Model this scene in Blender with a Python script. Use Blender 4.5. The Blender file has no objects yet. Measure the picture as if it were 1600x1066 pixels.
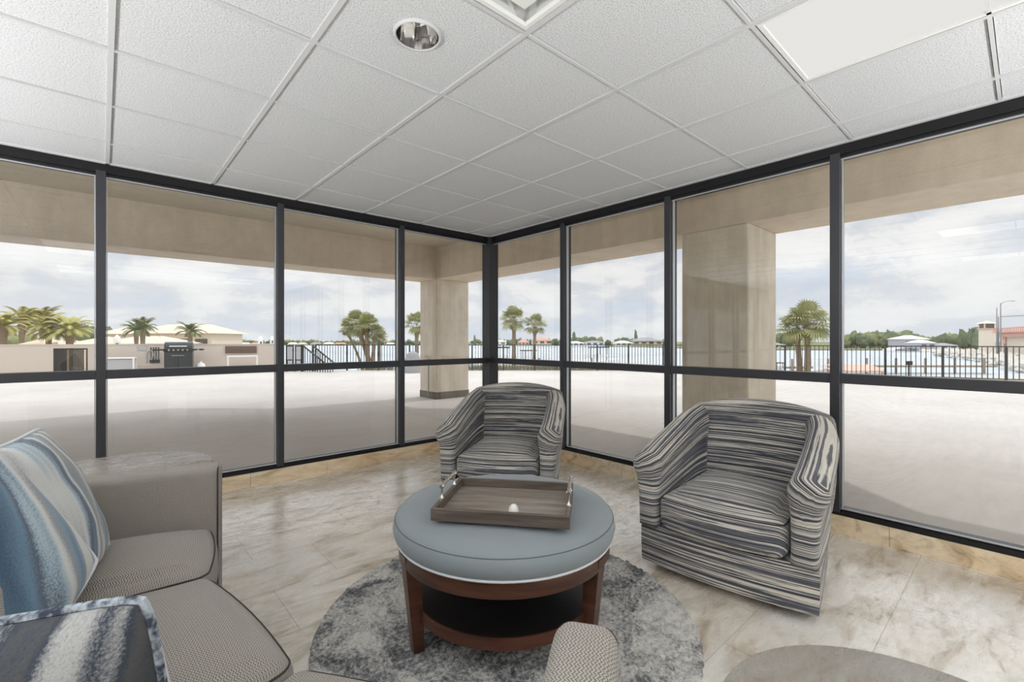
import bpy, math, random
from mathutils import Vector, Matrix, noise
PI = math.pi
S = bpy.context.scene
COL = S.collection

# ------------------------------------------------------------------ camera
CAM_Z = 1.192
YAW = math.radians(41.65)
CS, SN = math.cos(YAW), math.sin(YAW)
cam_d = bpy.data.cameras.new('camera')
cam_d.sensor_width = 36.0
cam_d.lens = 36.0 * 720.0 / 1600.0
cam_d.shift_y = -1.0 / 1600.0
cam_d.clip_start = 0.02
cam_d.clip_end = 4000
cam = bpy.data.objects.new('camera', cam_d)
COL.objects.link(cam)
cam.location = (0, 0, CAM_Z)
cam.rotation_euler = (PI / 2, 0, -YAW)
S.camera = cam

def polar(a, D):
    """world x, y of the place D metres ahead of the viewpoint and a*D to its right"""
    return (a * D * CS + D * SN, -a * D * SN + D * CS)

def brg(u, D):
    return polar((u - 800) / 720.0, D)

# ------------------------------------------------------------------ view
S.view_settings.view_transform = 'Standard'
S.view_settings.look = 'None'
S.view_settings.gamma = 1
S.view_settings.use_curve_mapping = False
S.view_settings.exposure = 0.15
try:
    S.cycles.max_bounces = 10
    S.cycles.diffuse_bounces = 5
    S.cycles.glossy_bounces = 4
    S.cycles.transmission_bounces = 4
    S.cycles.transparent_max_bounces = 16
    S.cycles.caustics_reflective = False
    S.cycles.caustics_refractive = False
    S.cycles.sample_clamp_indirect = 4.0
except Exception:
    pass

# ------------------------------------------------------------------ node helper
class NT:
    def __init__(s, tree):
        s.t = tree; s.n = tree.nodes; s.l = tree.links
        s.n.clear()
    def add(s, kind, **kw):
        nd = s.n.new(kind)
        for k, v in kw.items():
            if k == 'inp':
                for kk, vv in v.items():
                    s.set(nd, kk, vv)
            else:
                setattr(nd, k, v)
        return nd
    def set(s, nd, key, v):
        sock = nd.inputs[key]
        if isinstance(v, bpy.types.NodeSocket):
            s.l.new(v, sock)
        else:
            if sock.type == 'RGBA' and len(v) == 3:
                v = (*v, 1)
            sock.default_value = v
    def math(s, op, a, b=0.0, c=0.0):
        nd = s.n.new('ShaderNodeMath'); nd.operation = op
        s.set(nd, 0, a); s.set(nd, 1, b)
        if op in ('MULTIPLY_ADD', 'SMOOTH_MIN', 'WRAP', 'PINGPONG') or c: s.set(nd, 2, c)
        return nd.outputs[0]
    def noise(s, vec, scale=5, detail=4, rough=0.55, dist=0.0):
        nd = s.add('ShaderNodeTexNoise', inp={'Scale': scale, 'Detail': detail, 'Roughness': rough, 'Distortion': dist})
        if vec is not None: s.l.new(vec, nd.inputs['Vector'])
        return nd.outputs['Fac']
    def ramp(s, fac, stops, mode='LINEAR'):
        nd = s.n.new('ShaderNodeValToRGB'); cr = nd.color_ramp; cr.interpolation = mode
        while len(cr.elements) < len(stops): cr.elements.new(0.5)
        for e, (p, c) in zip(cr.elements, stops):
            e.position = p
            e.color = (*c, 1) if len(c) == 3 else c
        s.set(nd, 0, fac)
        return nd.outputs[0]
    def mix(s, fac, a, b, mode='MIX'):
        nd = s.n.new('ShaderNodeMix'); nd.data_type = 'RGBA'; nd.blend_type = mode
        s.set(nd, 0, fac)
        for k, v in ((6, a), (7, b)):
            if isinstance(v, bpy.types.NodeSocket): s.l.new(v, nd.inputs[k])
            else: nd.inputs[k].default_value = (*v, 1) if len(v) == 3 else v
        return nd.outputs[2]
    def mapping(s, vec, scale=(1, 1, 1), rot=(0, 0, 0), loc=(0, 0, 0)):
        nd = s.add('ShaderNodeMapping')
        nd.inputs['Scale'].default_value = scale; nd.inputs['Rotation'].default_value = rot
        nd.inputs['Location'].default_value = loc
        s.l.new(vec, nd.inputs['Vector'])
        return nd.outputs[0]
    def xyz(s, x=0.0, y=0.0, z=0.0):
        nd = s.n.new('ShaderNodeCombineXYZ'); s.set(nd, 0, x); s.set(nd, 1, y); s.set(nd, 2, z)
        return nd.outputs[0]
    def sep(s, v):
        nd = s.n.new('ShaderNodeSeparateXYZ'); s.l.new(v, nd.inputs[0]); return nd.outputs
    def bump(s, h, strength=0.3, dist=0.01):
        nd = s.add('ShaderNodeBump', inp={'Strength': strength, 'Distance': dist})
        s.l.new(h, nd.inputs['Height']); return nd.outputs[0]
    def obj(s):
        return s.add('ShaderNodeTexCoord').outputs['Object']
    def uv(s):
        return s.add('ShaderNodeTexCoord').outputs['UV']
    def pos(s):
        return s.add('ShaderNodeNewGeometry').outputs['Position']
    def out(s, color, rough=0.6, metal=0.0, normal=None, spec=0.5, sheen=0.0):
        p = s.add('ShaderNodeBsdfPrincipled')
        s.set(p, 'Base Color', color); s.set(p, 'Roughness', rough); s.set(p, 'Metallic', metal)
        s.set(p, 'Specular IOR Level', spec)
        if sheen: s.set(p, 'Sheen Weight', sheen)
        if normal is not None: s.l.new(normal, p.inputs['Normal'])
        o = s.add('ShaderNodeOutputMaterial'); s.l.new(p.outputs[0], o.inputs[0])
        return p

def mat(name):
    m = bpy.data.materials.new(name); m.use_nodes = True
    return m, NT(m.node_tree)

def srgb(r, g, b):
    f = lambda c: (c / 255) / 12.92 if c / 255 <= 0.04045 else ((c / 255 + 0.055) / 1.055) ** 2.4
    return (f(r), f(g), f(b))

# ------------------------------------------------------------------ world: bright cloudy sky
W = bpy.data.worlds.new('sky'); S.world = W; W.use_nodes = True
w = NT(W.node_tree)
gen = w.add('ShaderNodeTexCoord').outputs['Generated']
sx, sy_, sz = w.sep(gen)
den = w.math('ADD', w.math('MAXIMUM', sz, 0.0), 0.13)
cv = w.xyz(w.math('DIVIDE', sx, den), w.math('DIVIDE', sy_, den), 0.0)
c1 = w.noise(w.mapping(gen, scale=(1, 1, 2.3), loc=(3.1, 1.7, 0)), 5.2, 9, 0.60, 0.25)
c2 = w.noise(w.mapping(cv, scale=(1, 1, 1), loc=(8.3, 4.2, 1)), 0.8, 5, 0.5, 0.2)
cl = w.math('ADD', w.math('MULTIPLY', c1, 0.65), w.math('MULTIPLY', c2, 0.35))
skyc = w.ramp(cl, [(0.40, (0.56, 0.62, 0.72)), (0.46, (0.64, 0.67, 0.73)), (0.495, (0.71, 0.72, 0.75)), (0.52, (0.81, 0.81, 0.815)), (0.58, (0.875, 0.87, 0.865))])
hz = w.ramp(sz, [(0.0, (1, 1, 1)), (0.16, (0, 0, 0))])
skyc = w.mix(w.math('MULTIPLY', hz, 0.5), skyc, (0.72, 0.76, 0.82))
ov = w.ramp(sz, [(0.20, (0, 0, 0)), (0.38, (1, 1, 1))])        # cloudy sky: brighter overhead than at the horizon
bg = w.add('ShaderNodeBackground'); w.l.new(skyc, bg.inputs[0])
w.l.new(w.math('ADD', 0.99, w.math('MULTIPLY', ov, 1.0)), bg.inputs['Strength'])
wo = w.add('ShaderNodeOutputWorld'); w.l.new(bg.outputs[0], wo.inputs[0])

# ------------------------------------------------------------------ sun, over the water from the +x side
sun_d = bpy.data.lights.new('sun', 'SUN'); sun_d.energy = 1.0; sun_d.angle = math.radians(1.2)
sun_d.color = (1.0, 0.965, 0.91)
sun = bpy.data.objects.new('sun', sun_d); COL.objects.link(sun)
sun.rotation_euler = Vector((-0.71, 0.0, -1.0)).to_track_quat('-Z', 'Y').to_euler()
sun.location = (30, 0, 40)

# ------------------------------------------------------------------ materials
M = {}
def simple(name, col, rough=0.6, metal=0.0, spec=0.5, nscale=0, namt=0.0, bump=0.0):
    m, t = mat(name)
    if nscale:
        n = t.noise(t.obj(), nscale, 4)
        c = t.mix(n, tuple(x * (1 - namt) for x in col), tuple(min(1, x * (1 + namt)) for x in col))
        t.out(c, rough, metal, t.bump(n, bump, 0.01) if bump else None, spec)
    else:
        t.out(col, rough, metal, None, spec)
    M[name] = m
    return m

simple('charcoal_metal', srgb(66, 67, 72), 0.38, 0.35, 0.5)
simple('black_metal', srgb(28, 28, 31), 0.4, 0.3)
simple('gasket', srgb(200, 203, 208), 0.35, 0.5)
simple('grid_white', srgb(204, 204, 205), 0.5)
simple('white_wall', srgb(226, 223, 216), 0.8)
simple('white_metal', srgb(228, 228, 226), 0.4)
simple('chrome', (0.82, 0.82, 0.83), 0.08, 1.0)
simple('satin_silver', (0.74, 0.70, 0.64), 0.22, 1.0)
simple('fence_dark', srgb(44, 42, 40), 0.5, 0.2)
simple('dark_plinth', srgb(30, 28, 28), 0.6)
simple('seam_dark', srgb(62, 58, 54), 0.85)
simple('parapet_paint', srgb(205, 193, 182), 0.9, 0, 0.3, 3, 0.05)
simple('roof_tile_beige', srgb(221, 206, 186), 0.9, 0, 0.3, 2, 0.06)
simple('house_wall', srgb(216, 203, 186), 0.9, 0, 0.3)
simple('house_grey', srgb(178, 174, 182), 0.8)
simple('house_white', srgb(236, 236, 234), 0.8)
simple('roof_orange', srgb(206, 152, 130), 0.9)
simple('roof_grey', srgb(150, 150, 152), 0.9)
simple('roof_white', srgb(238, 236, 232), 0.8)
simple('window_dark', srgb(82, 78, 70), 0.3)
simple('pink_concrete', srgb(214, 164, 148), 0.9)
simple('cream_concrete', srgb(222, 208, 190), 0.9)
simple('trunk', srgb(138, 122, 104), 0.95, 0, 0.2, 9, 0.25, 0.5)
simple('leaf_fan', srgb(158, 160, 104), 0.7, 0, 0.3, 3, 0.35)
simple('leaf_gold', srgb(172, 166, 100), 0.7, 0, 0.3, 3, 0.35)
simple('leaf_dark', srgb(112, 122, 78), 0.7, 0, 0.3, 3, 0.35)
simple('foliage_a', srgb(128, 138, 104), 0.95, 0, 0.1, 0.6, 0.35, 0.6)
simple('foliage_b', srgb(148, 152, 112), 0.95, 0, 0.1, 0.6, 0.35, 0.6)
simple('foliage_c', srgb(112, 122, 96), 0.95, 0, 0.1, 0.6, 0.35, 0.6)
simple('shrub', srgb(140, 138, 104), 0.95, 0, 0.1, 3, 0.3)
simple('grill_dark', srgb(52, 58, 62), 0.35, 0.5)
simple('brown_board', srgb(104, 84, 74), 0.7, 0, 0.3, 6, 0.2)
simple('grey_panel', srgb(176, 176, 178), 0.6)
simple('wood_pile', srgb(150, 136, 118), 0.9)
simple('boat_white', srgb(240, 240, 240), 0.3)
simple('boat_blue', srgb(60, 80, 110), 0.3)
simple('salmon', srgb(222, 176, 158), 0.8)
simple('rock', srgb(212, 208, 200), 0.95, 0, 0.2, 1.5, 0.25)
simple('egg_white', srgb(236, 233, 226), 0.35)
simple('pouf_blue', srgb(104, 110, 128), 0.8)

m, t = mat('glass')
ge = t.add('ShaderNodeNewGeometry'); vm = t.add('ShaderNodeVectorMath', operation='DOT_PRODUCT')
t.l.new(ge.outputs['Incoming'], vm.inputs[0]); t.l.new(ge.outputs['Normal'], vm.inputs[1])
fres = t.math('ADD', 0.035, t.math('MULTIPLY', 0.9, t.math('POWER', t.math('SUBTRACT', 1.0, t.math('ABSOLUTE', vm.outputs['Value'])), 5.0)))
tr = t.add('ShaderNodeBsdfTransparent'); tr.inputs[0].default_value = (0.975, 0.978, 0.972, 1)
gl = t.add('ShaderNodeBsdfGlossy', inp={'Roughness': 0.0}); gl.inputs[0].default_value = (1, 1, 1, 1)
mx = t.add('ShaderNodeMixShader'); t.l.new(t.math('MULTIPLY', fres, 0.85), mx.inputs[0])
t.l.new(tr.outputs[0], mx.inputs[1]); t.l.new(gl.outputs[0], mx.inputs[2])
o = t.add('ShaderNodeOutputMaterial'); t.l.new(mx.outputs[0], o.inputs[0])
M['glass'] = m

# acoustic ceiling tile
m, t = mat('ceiling_tile'); v = t.obj()
n1 = t.noise(v, 170, 3, 0.7); n2 = t.noise(v, 110, 3, 0.6)
sp = t.ramp(n1, [(0.36, (0.62, 0.62, 0.62)), (0.50, (0.97, 0.97, 0.97)), (0.6, (1.04, 1.04, 1.04))])
t.out(t.mix(1.0, srgb(217, 218, 220), sp, 'MULTIPLY'), 0.95, 0, t.bump(n2, 0.5, 0.004), 0.1)
M['ceiling_tile'] = m

# travertine floor
def travertine(name, tint, tiles=True, warm=0.5, rough=0.2, tsize=(0.61, 0.40)):
    m, t = mat(name); v = t.pos()
    wv = t.mapping(v, scale=(1.0, 2.6, 3.5), rot=(0, 0, math.radians(12)))
    big = t.noise(v, 1.1, 3, 0.5)
    a = t.noise(wv, 3.2, 8, 0.62, 0.9)
    b = t.noise(wv, 14, 6, 0.7, 0.6)
    c = t.noise(v, 60, 3, 0.6)
    base = t.ramp(a, [(0.30, srgb(170, 158, 142)), (0.42, srgb(205, 197, 184)), (0.52, srgb(222, 218, 210)), (0.68, srgb(234, 231, 225))])
    warmc = t.mix(t.ramp(big, [(0.42, (0, 0, 0)), (0.62, (1, 1, 1))]), base, t.mix(1.0, base, (1.0, 0.86, 0.70), 'MULTIPLY'))
    col = t.mix(warm, base, warmc)
    pits = t.ramp(b, [(0.30, (0.60, 0.52, 0.44)), (0.42, (1, 1, 1))])
    col = t.mix(0.7, col, t.mix(1.0, col, pits, 'MULTIPLY'))
    col = t.mix(1.0, col, tint, 'MULTIPLY')
    h = t.math('ADD', t.math('MULTIPLY', b, 0.6), t.math('MULTIPLY', c, 0.15))
    if tiles:
        br = t.add('ShaderNodeTexBrick', inp={'Scale': 1.0, 'Mortar Size': 0.0018, 'Mortar Smooth': 0.3, 'Bias': 0.0,
                    'Brick Width': tsize[0], 'Row Height': tsize[1], 'Color1': (0.94, 0.94, 0.94, 1), 'Color2': (1, 1, 1, 1), 'Mortar': (0.62, 0.58, 0.52, 1)})
        t.l.new(v, br.inputs['Vector'])
        col = t.mix(1.0, col, br.outputs['Color'], 'MULTIPLY')
        h = t.math('SUBTRACT', h, t.math('MULTIPLY', br.outputs['Fac'], 0.6))
    rr = t.ramp(b, [(0.3, (rough + 0.3,) * 3), (0.55, (rough,) * 3)])
    t.out(col, rr, 0, t.bump(h, 0.22, 0.006), 0.5)
    M[name] = m
travertine('travertine_floor', (1.07, 1.065, 1.055), warm=0.35, rough=0.16)
travertine('travertine_curb', (1.2, 1.08, 0.88), tiles=False, warm=0.8, rough=0.4)
travertine('stone_top', (0.47, 0.45, 0.43), tiles=False, warm=0.2, rough=0.24)

# deck concrete
m, t = mat('deck_concrete'); v = t.pos()
a = t.noise(v, 0.5, 4, 0.5); b = t.noise(t.mapping(v, scale=(1, 5, 1), rot=(0, 0, 0.2)), 2.2, 6, 0.6)
c = t.ramp(a, [(0.35, srgb(192, 188, 184)), (0.65, srgb(202, 198, 194))])
c = t.mix(0.35, c, t.mix(1.0, c, t.ramp(b, [(0.35, (0.80, 0.80, 0.80)), (0.6, (1, 1, 1))]), 'MULTIPLY'))
t.out(c, 0.85, 0, t.bump(t.noise(v, 90, 3), 0.2, 0.003), 0.2)
M['deck_concrete'] = m

# painted stucco of beams and columns
def stucco(name, col, streak=0.25):
    m, t = mat(name); v = t.pos()
    s1 = t.noise(t.mapping(v, scale=(5, 5, 1.1)), 1.0, 6, 0.65)
    s2 = t.noise(v, 6, 5, 0.6)
    c = t.mix(streak, col, t.mix(1.0, col, t.ramp(s1, [(0.3, (0.45, 0.43, 0.40)), (0.65, (1.12, 1.1, 1.08))]), 'MULTIPLY'))
    c = t.mix(0.2, c, t.mix(1.0, c, t.ramp(s2, [(0.3, (0.6, 0.6, 0.6)), (0.6, (1, 1, 1))]), 'MULTIPLY'))
    t.out(c, 0.9, 0, t.bump(t.noise(v, 45, 4), 0.35, 0.008), 0.2)
    M[name] = m
stucco('column_stucco', srgb(226, 216, 200), 0.32)
stucco('beam_stucco', srgb(222, 208, 190), 0.2)
stucco('soffit_stucco', srgb(205, 195, 176), 0.12)
stucco('column_base_band', srgb(120, 114, 108), 0.3)

# water
m, t = mat('water'); v = t.pos()
n = t.noise(t.mapping(v, scale=(0.5, 0.5, 1)), 1.2, 4, 0.6)
t.out(t.mix(n, srgb(158, 170, 180), srgb(194, 202, 208)), 0.35, 0, t.bump(n, 0.6, 0.3), 0.5)
M['water'] = m
simple('ground_sand', srgb(176, 168, 142), 0.95, 0, 0.2, 0.8, 0.2)
simple('ground_green', srgb(120, 122, 88), 0.95, 0, 0.2, 0.3, 0.2)

# striped chenille of the swivel chairs: u along the stripe, v across it (metres)
m, t = mat('striped_chenille'); u_, v_, _ = t.sep(t.uv())
wob = t.noise(t.xyz(t.math('MULTIPLY', u_, 3.0), t.math('MULTIPLY', v_, 8.0), 0.0), 1.0, 2, 0.5)
vv = t.math('ADD', v_, t.math('MULTIPLY', wob, 0.0035))
n1 = t.noise(t.xyz(t.math('MULTIPLY', u_, 0.5), t.math('MULTIPLY', vv, 66.0), 0.0), 1.0, 1.5, 0.6)
n2 = t.noise(t.xyz(t.math('MULTIPLY', u_, 5.0), t.math('MULTIPLY', vv, 200.0), 4.0), 1.0, 3, 0.7)
n3 = t.noise(t.xyz(t.math('MULTIPLY', u_, 400.0), t.math('MULTIPLY', vv, 400.0), 4.0), 1.0, 2, 0.7)
k = t.math('ADD', t.math('MULTIPLY', n1, 0.84), t.math('MULTIPLY', n2, 0.16))
c = t.ramp(k, [(0.34, srgb(44, 46, 56)), (0.415, srgb(62, 66, 78)), (0.445, srgb(112, 115, 123)), (0.475, srgb(62, 64, 74)), (0.495, srgb(86, 88, 96)),
               (0.512, srgb(214, 208, 196)), (0.565, srgb(226, 220, 208)), (0.585, srgb(96, 98, 104)), (0.65, srgb(50, 54, 66))])
c = t.mix(t.math('MULTIPLY', n2, 0.22), c, srgb(118, 118, 122))
t.out(c, 0.85, 0, t.bump(t.math('ADD', n3, n1), 0.35, 0.004), 0.2, 0.25)
M['striped_chenille'] = m

# zig-zag tweed of the sofa
m, t = mat('zigzag_tweed'); u_, v_, _ = t.sep(t.uv())
zz = t.math('PINGPONG', t.math('MULTIPLY', u_, 1.0), 0.0055)
ph = t.math('ADD', t.math('MULTIPLY', v_, 1.0), t.math('MULTIPLY', zz, 0.9))
st = t.math('PINGPONG', ph, 0.0032)
st = t.math('DIVIDE', st, 0.0032)
nn = t.noise(t.xyz(u_, v_, 0.0), 260, 2, 0.6)
st2 = t.math('ADD', t.math('MULTIPLY', st, 0.7), t.math('MULTIPLY', nn, 0.5))
c = t.ramp(st2, [(0.25, srgb(98, 90, 82)), (0.55, srgb(150, 143, 134)), (0.85, srgb(184, 179, 171))])
t.out(c, 0.9, 0, t.bump(st2, 0.5, 0.003), 0.15, 0.2)
M['zigzag_tweed'] = m

# watercolour stripe pillow fabric
def pillow_mat(name, seed, rot, dark=False):
    m, t = mat(name); uv = t.uv()
    wv = t.mapping(uv, scale=(1, 1, 1), rot=(0, 0, rot))
    x, y, _ = t.sep(wv)
    wn = t.noise(t.xyz(t.math('ADD', x, seed), y, 0.0), 2.6, 3, 0.5)
    p = t.math('ADD', y, t.math('MULTIPLY', wn, 0.12))
    q = t.noise(t.xyz(t.math('MULTIPLY', p, 7.5), t.math('MULTIPLY', x, 0.7), seed), 1.0, 2.0, 0.5)
    f = t.noise(uv, 900 / 4, 3, 0.8)
    q2 = t.math('ADD', q, t.math('MULTIPLY', t.math('SUBTRACT', f, 0.5), 0.13))
    if dark:
        c = t.ramp(q2, [(0.30, srgb(34, 38, 46)), (0.44, srgb(66, 68, 72)), (0.52, srgb(84, 84, 84)), (0.58, srgb(52, 60, 74)), (0.64, srgb(170, 170, 168)), (0.75, srgb(196, 196, 192))])
    else:
        c = t.ramp(q2, [(0.28, srgb(66, 92, 114)), (0.36, srgb(108, 138, 160)), (0.42, srgb(84, 92, 106)), (0.455, srgb(160, 182, 196)), (0.50, srgb(214, 216, 212)),
                        (0.55, srgb(206, 208, 206)), (0.59, srgb(146, 148, 150)), (0.64, srgb(120, 150, 172)), (0.70, srgb(78, 104, 126)), (0.8, srgb(196, 204, 206))])
    t.out(c, 0.8, 0, t.bump(f, 0.3, 0.003), 0.2, 0.25)
    M[name] = m
pillow_mat('pillow_stripe_a', 3.0, math.radians(100))
pillow_mat('pillow_stripe_b', 7.4, math.radians(112))
pillow_mat('pillow_stripe_c', 12.9, math.radians(80))
pillow_mat('pillow_dark', 5.3, math.radians(85), True)
m, t = mat('pillow_piping'); f = t.noise(t.obj(), 60, 2)
t.out(t.ramp(f, [(0.4, srgb(66, 72, 86)), (0.6, srgb(176, 184, 192))]), 0.85, 0, None, 0.2); M['pillow_piping'] = m
simple('piping_light', srgb(218, 222, 226), 0.8)

# ottoman cloth and wood
m, t = mat('blue_grey_cloth'); v = t.obj()
f = t.noise(v, 300, 3, 0.7); g = t.noise(v, 4, 3)
c = t.mix(g, srgb(138, 147, 151), srgb(154, 162, 165))
t.out(t.mix(t.math('MULTIPLY', f, 0.3), c, srgb(96, 108, 116)), 0.75, 0, t.bump(f, 0.15, 0.002), 0.3, 0.2); M['blue_grey_cloth'] = m
simple('cloth_seam', srgb(92, 104, 110), 0.8)
def wood(name, c0, c1, c2, sc, rough=0.35, rot=0.0):
    m, t = mat(name); v = t.mapping(t.obj(), scale=sc, rot=(0, 0, rot))
    a = t.noise(v, 1.0, 6, 0.6, 0.4)
    t.out(t.ramp(a, [(0.3, c0), (0.5, c1), (0.7, c2)]), rough, 0, t.bump(a, 0.15, 0.002), 0.5)
    M[name] = m
wood('walnut', srgb(52, 30, 22), srgb(80, 46, 32), srgb(102, 62, 44), (3, 3, 30), 0.3)
wood('espresso', srgb(13, 10, 11), srgb(19, 14, 15), srgb(27, 19, 18), (3, 30, 3), 0.3)
wood('tray_wood', srgb(76, 66, 60), srgb(98, 87, 79), srgb(120, 108, 98), (4, 45, 45), 0.45)
wood('tray_floor', srgb(108, 98, 88), srgb(142, 132, 122), srgb(166, 158, 150), (3, 26, 26), 0.4)

# rug
m, t = mat('rug_pile'); v = t.obj()
a = t.noise(t.mapping(v, scale=(1, 1, 0), rot=(0, 0, 0.6)), 4.2, 8, 0.66, 0.8)
b = t.noise(v, 70, 4, 0.7)
k = t.math('ADD', t.math('MULTIPLY', a, 0.62), t.math('MULTIPLY', b, 0.38))
t.out(t.ramp(k, [(0.39, srgb(62, 62, 66)), (0.455, srgb(120, 120, 121)), (0.50, srgb(176, 174, 170)), (0.57, srgb(216, 213, 206))]), 0.95, 0, t.bump(b, 0.8, 0.01), 0.1, 0.3)
M['rug_pile'] = m

def emis(name, col, s):
    m, t = mat(name)
    e = t.add('ShaderNodeEmission', inp={'Strength': s}); t.set(e, 'Color', col)
    o = t.add('ShaderNodeOutputMaterial'); t.l.new(e.outputs[0], o.inputs[0]); M[name] = m
emis('diffuser_lit', (1.0, 0.985, 0.96), 0.72)
emis('diffuser_fill', (1.0, 0.99, 0.98), 2.5)  # glow of the added ceiling panels outside the view

# ------------------------------------------------------------------ mesh helpers
def link(name, V, F, m, parent=None, smooth=True, uv=None, mats=None, fm=None):
    me = bpy.data.meshes.new(name)
    me.from_pydata([tuple(p) for p in V], [], F); me.update()
    ms = mats if mats else [m]
    for q in ms: me.materials.append(M[q])
    if fm: me.polygons.foreach_set('material_index', fm)
    if uv:
        l = me.uv_layers.new(name='UVMap')
        for lp in me.loops: l.data[lp.index].uv = uv[lp.vertex_index]
    if smooth:
        me.polygons.foreach_set('use_smooth', [True] * len(me.polygons))
        if smooth == 'auto':
            try: me.set_sharp_from_angle(angle=math.radians(38))
            except Exception: pass
    o = bpy.data.objects.new(name, me); COL.objects.link(o)
    if parent: o.parent = parent
    return o

class MB:
    def __init__(s): s.V = []; s.F = []; s.UV = []; s.fm = []
    def add(s, V, F, uv=None, mi=0):
        b = len(s.V); s.V += [tuple(p) for p in V]; s.F += [tuple(i + b for i in f) for f in F]
        s.UV += (uv if uv else [(p[0] + p[1], p[2]) for p in V]); s.fm += [mi] * len(F)
        return s
    def box(s, x0, x1, y0, y1, z0, z1, mt=None, bev=0.0, mi=0):
        if bev <= 0:
            V = [(x, y, z) for z in (z0, z1) for y in (y0, y1) for x in (x0, x1)]
            F = [(0, 2, 3, 1), (4, 5, 7, 6), (0, 1, 5, 4), (2, 6, 7, 3), (0, 4, 6, 2), (1, 3, 7, 5)]
        else:
            def ring(i, z): return [(x0 + i + bev, y0 + i, z), (x1 - i - bev, y0 + i, z), (x1 - i, y0 + i + bev, z), (x1 - i, y1 - i - bev, z),
                                    (x1 - i - bev, y1 - i, z), (x0 + i + bev, y1 - i, z), (x0 + i, y1 - i - bev, z), (x0 + i, y0 + i + bev, z)]
            R = [ring(bev * .7, z0), ring(0, z0 + bev), ring(0, z1 - bev), ring(bev * .7, z1)]
            V = [p for r in R for p in r]
            F = [(k * 8 + j, k * 8 + (j + 1) % 8, (k + 1) * 8 + (j + 1) % 8, (k + 1) * 8 + j) for k in range(3) for j in range(8)]
            F += [tuple(range(7, -1, -1)), tuple(range(24, 32))]
        if mt is not None: V = [mt @ Vector(p) for p in V]
        return s.add(V, F, mi=mi)
    def grid(s, R, wrapu=False, wrapv=False, uv=None, cap0=False, cap1=False, mi=0, flip=False):
        n = len(R); k = len(R[0]); V = [p for r in R for p in r]; F = []
        for i in range(n if wrapv else n - 1):
            for j in range(k if wrapu else k - 1):
                a = i * k + j; b = i * k + (j + 1) % k; c = ((i + 1) % n) * k + (j + 1) % k; d = ((i + 1) % n) * k + j
                F.append((a, b, c, d) if not flip else (d, c, b, a))
        if cap0: F.append(tuple(range(k - 1, -1, -1)) if not flip else tuple(range(k)))
        if cap1: F.append(tuple(range((n - 1) * k, n * k)) if not flip else tuple(range(n * k - 1, (n - 1) * k - 1, -1)))
        return s.add(V, F, [q for r in uv for q in r] if uv else None, mi)
    def lathe(s, prof, c=(0, 0, 0), n=32, mi=0, cap=True):
        R = [[(c[0] + r * math.cos(2 * PI * j / n), c[1] + r * math.sin(2 * PI * j / n), c[2] + z) for j in range(n)] for r, z in prof]
        uv = [[(2 * PI * j / n * 0.4, z) for j in range(n)] for r, z in prof]
        return s.grid(R, wrapu=True, uv=uv, cap0=cap and prof[0][0] > 1e-4, cap1=cap and prof[-1][0] > 1e-4, mi=mi)
    def tube(s, P, r, n=8, closed=False, mi=0, cap=True):
        P = [Vector(p) for p in P]; m = len(P); R = []; up = Vector((0, 0, 1)); last = None
        for i in range(m):
            a = P[(i - 1) % m] if (closed or i) else P[0]; b = P[(i + 1) % m] if (closed or i < m - 1) else P[-1]
            d = (b - a).normalized()
            if last is None:
                s1 = d.cross(up) if abs(d.z) < 0.95 else d.cross(Vector((1, 0, 0)))
            else: s1 = last - d * last.dot(d)
            s1.normalize(); last = s1; s2 = d.cross(s1)
            rr = r[i] if isinstance(r, (list, tuple)) else r
            R.append([P[i] + (s1 * math.cos(2 * PI * j / n) + s2 * math.sin(2 * PI * j / n)) * rr for j in range(n)])
        return s.grid(R, wrapu=True, wrapv=closed, cap0=cap and not closed, cap1=cap and not closed, mi=mi, flip=True)
    def prism(s, P, z0, z1, mi=0):
        n = len(P)
        V = [(x, y, z0) for x, y in P] + [(x, y, z1) for x, y in P]
        F = [tuple(range(n - 1, -1, -1)), tuple(range(n, 2 * n))] + [(i, (i + 1) % n, n + (i + 1) % n, n + i) for i in range(n)]
        return s.add(V, F, mi=mi)
    def build(s, name, m, parent=None, smooth='auto', uv=False, mats=None):
        return link(name, s.V, s.F, m, parent, smooth, s.UV if uv else None, mats, s.fm if mats else None)

def empty(name, loc=(0, 0, 0), rz=0.0):
    o = bpy.data.objects.new(name, None); COL.objects.link(o)
    o.location = loc; o.rotation_euler = (0, 0, rz); o.empty_display_size = 0.1
    return o
def tag(o, label=None, cat=None, group=None, kind=None):
    if label: o['label'] = label
    if cat: o['category'] = cat
    if group: o['group'] = group
    if kind: o['kind'] = kind
    return o
def struct(o): o['kind'] = 'structure'; return o
def kids(o): return [c for c in bpy.data.objects if c.parent == o]
def copy_tree(o, parent=None):
    ch = kids(o)
    c = o.copy(); COL.objects.link(c); c.parent = parent
    for q in ch: copy_tree(q, c)
    return c
def subsurf(o, n=2):
    md = o.modifiers.new('sub', 'SUBSURF'); md.levels = n; md.render_levels = n; return o

# ================================================================== THE ROOM
XW, YW, ZC = 3.39, 4.20, 2.398
XB, YB = -5.2, -4.6
GX, GY, GS = 1.2460, 1.3200, 0.6096

b = MB(); b.box(XB, XW + 0.02, YB, YW + 0.02, -0.06, 0.0)
fl = struct(b.build('floor', 'travertine_floor', smooth=False))

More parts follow.
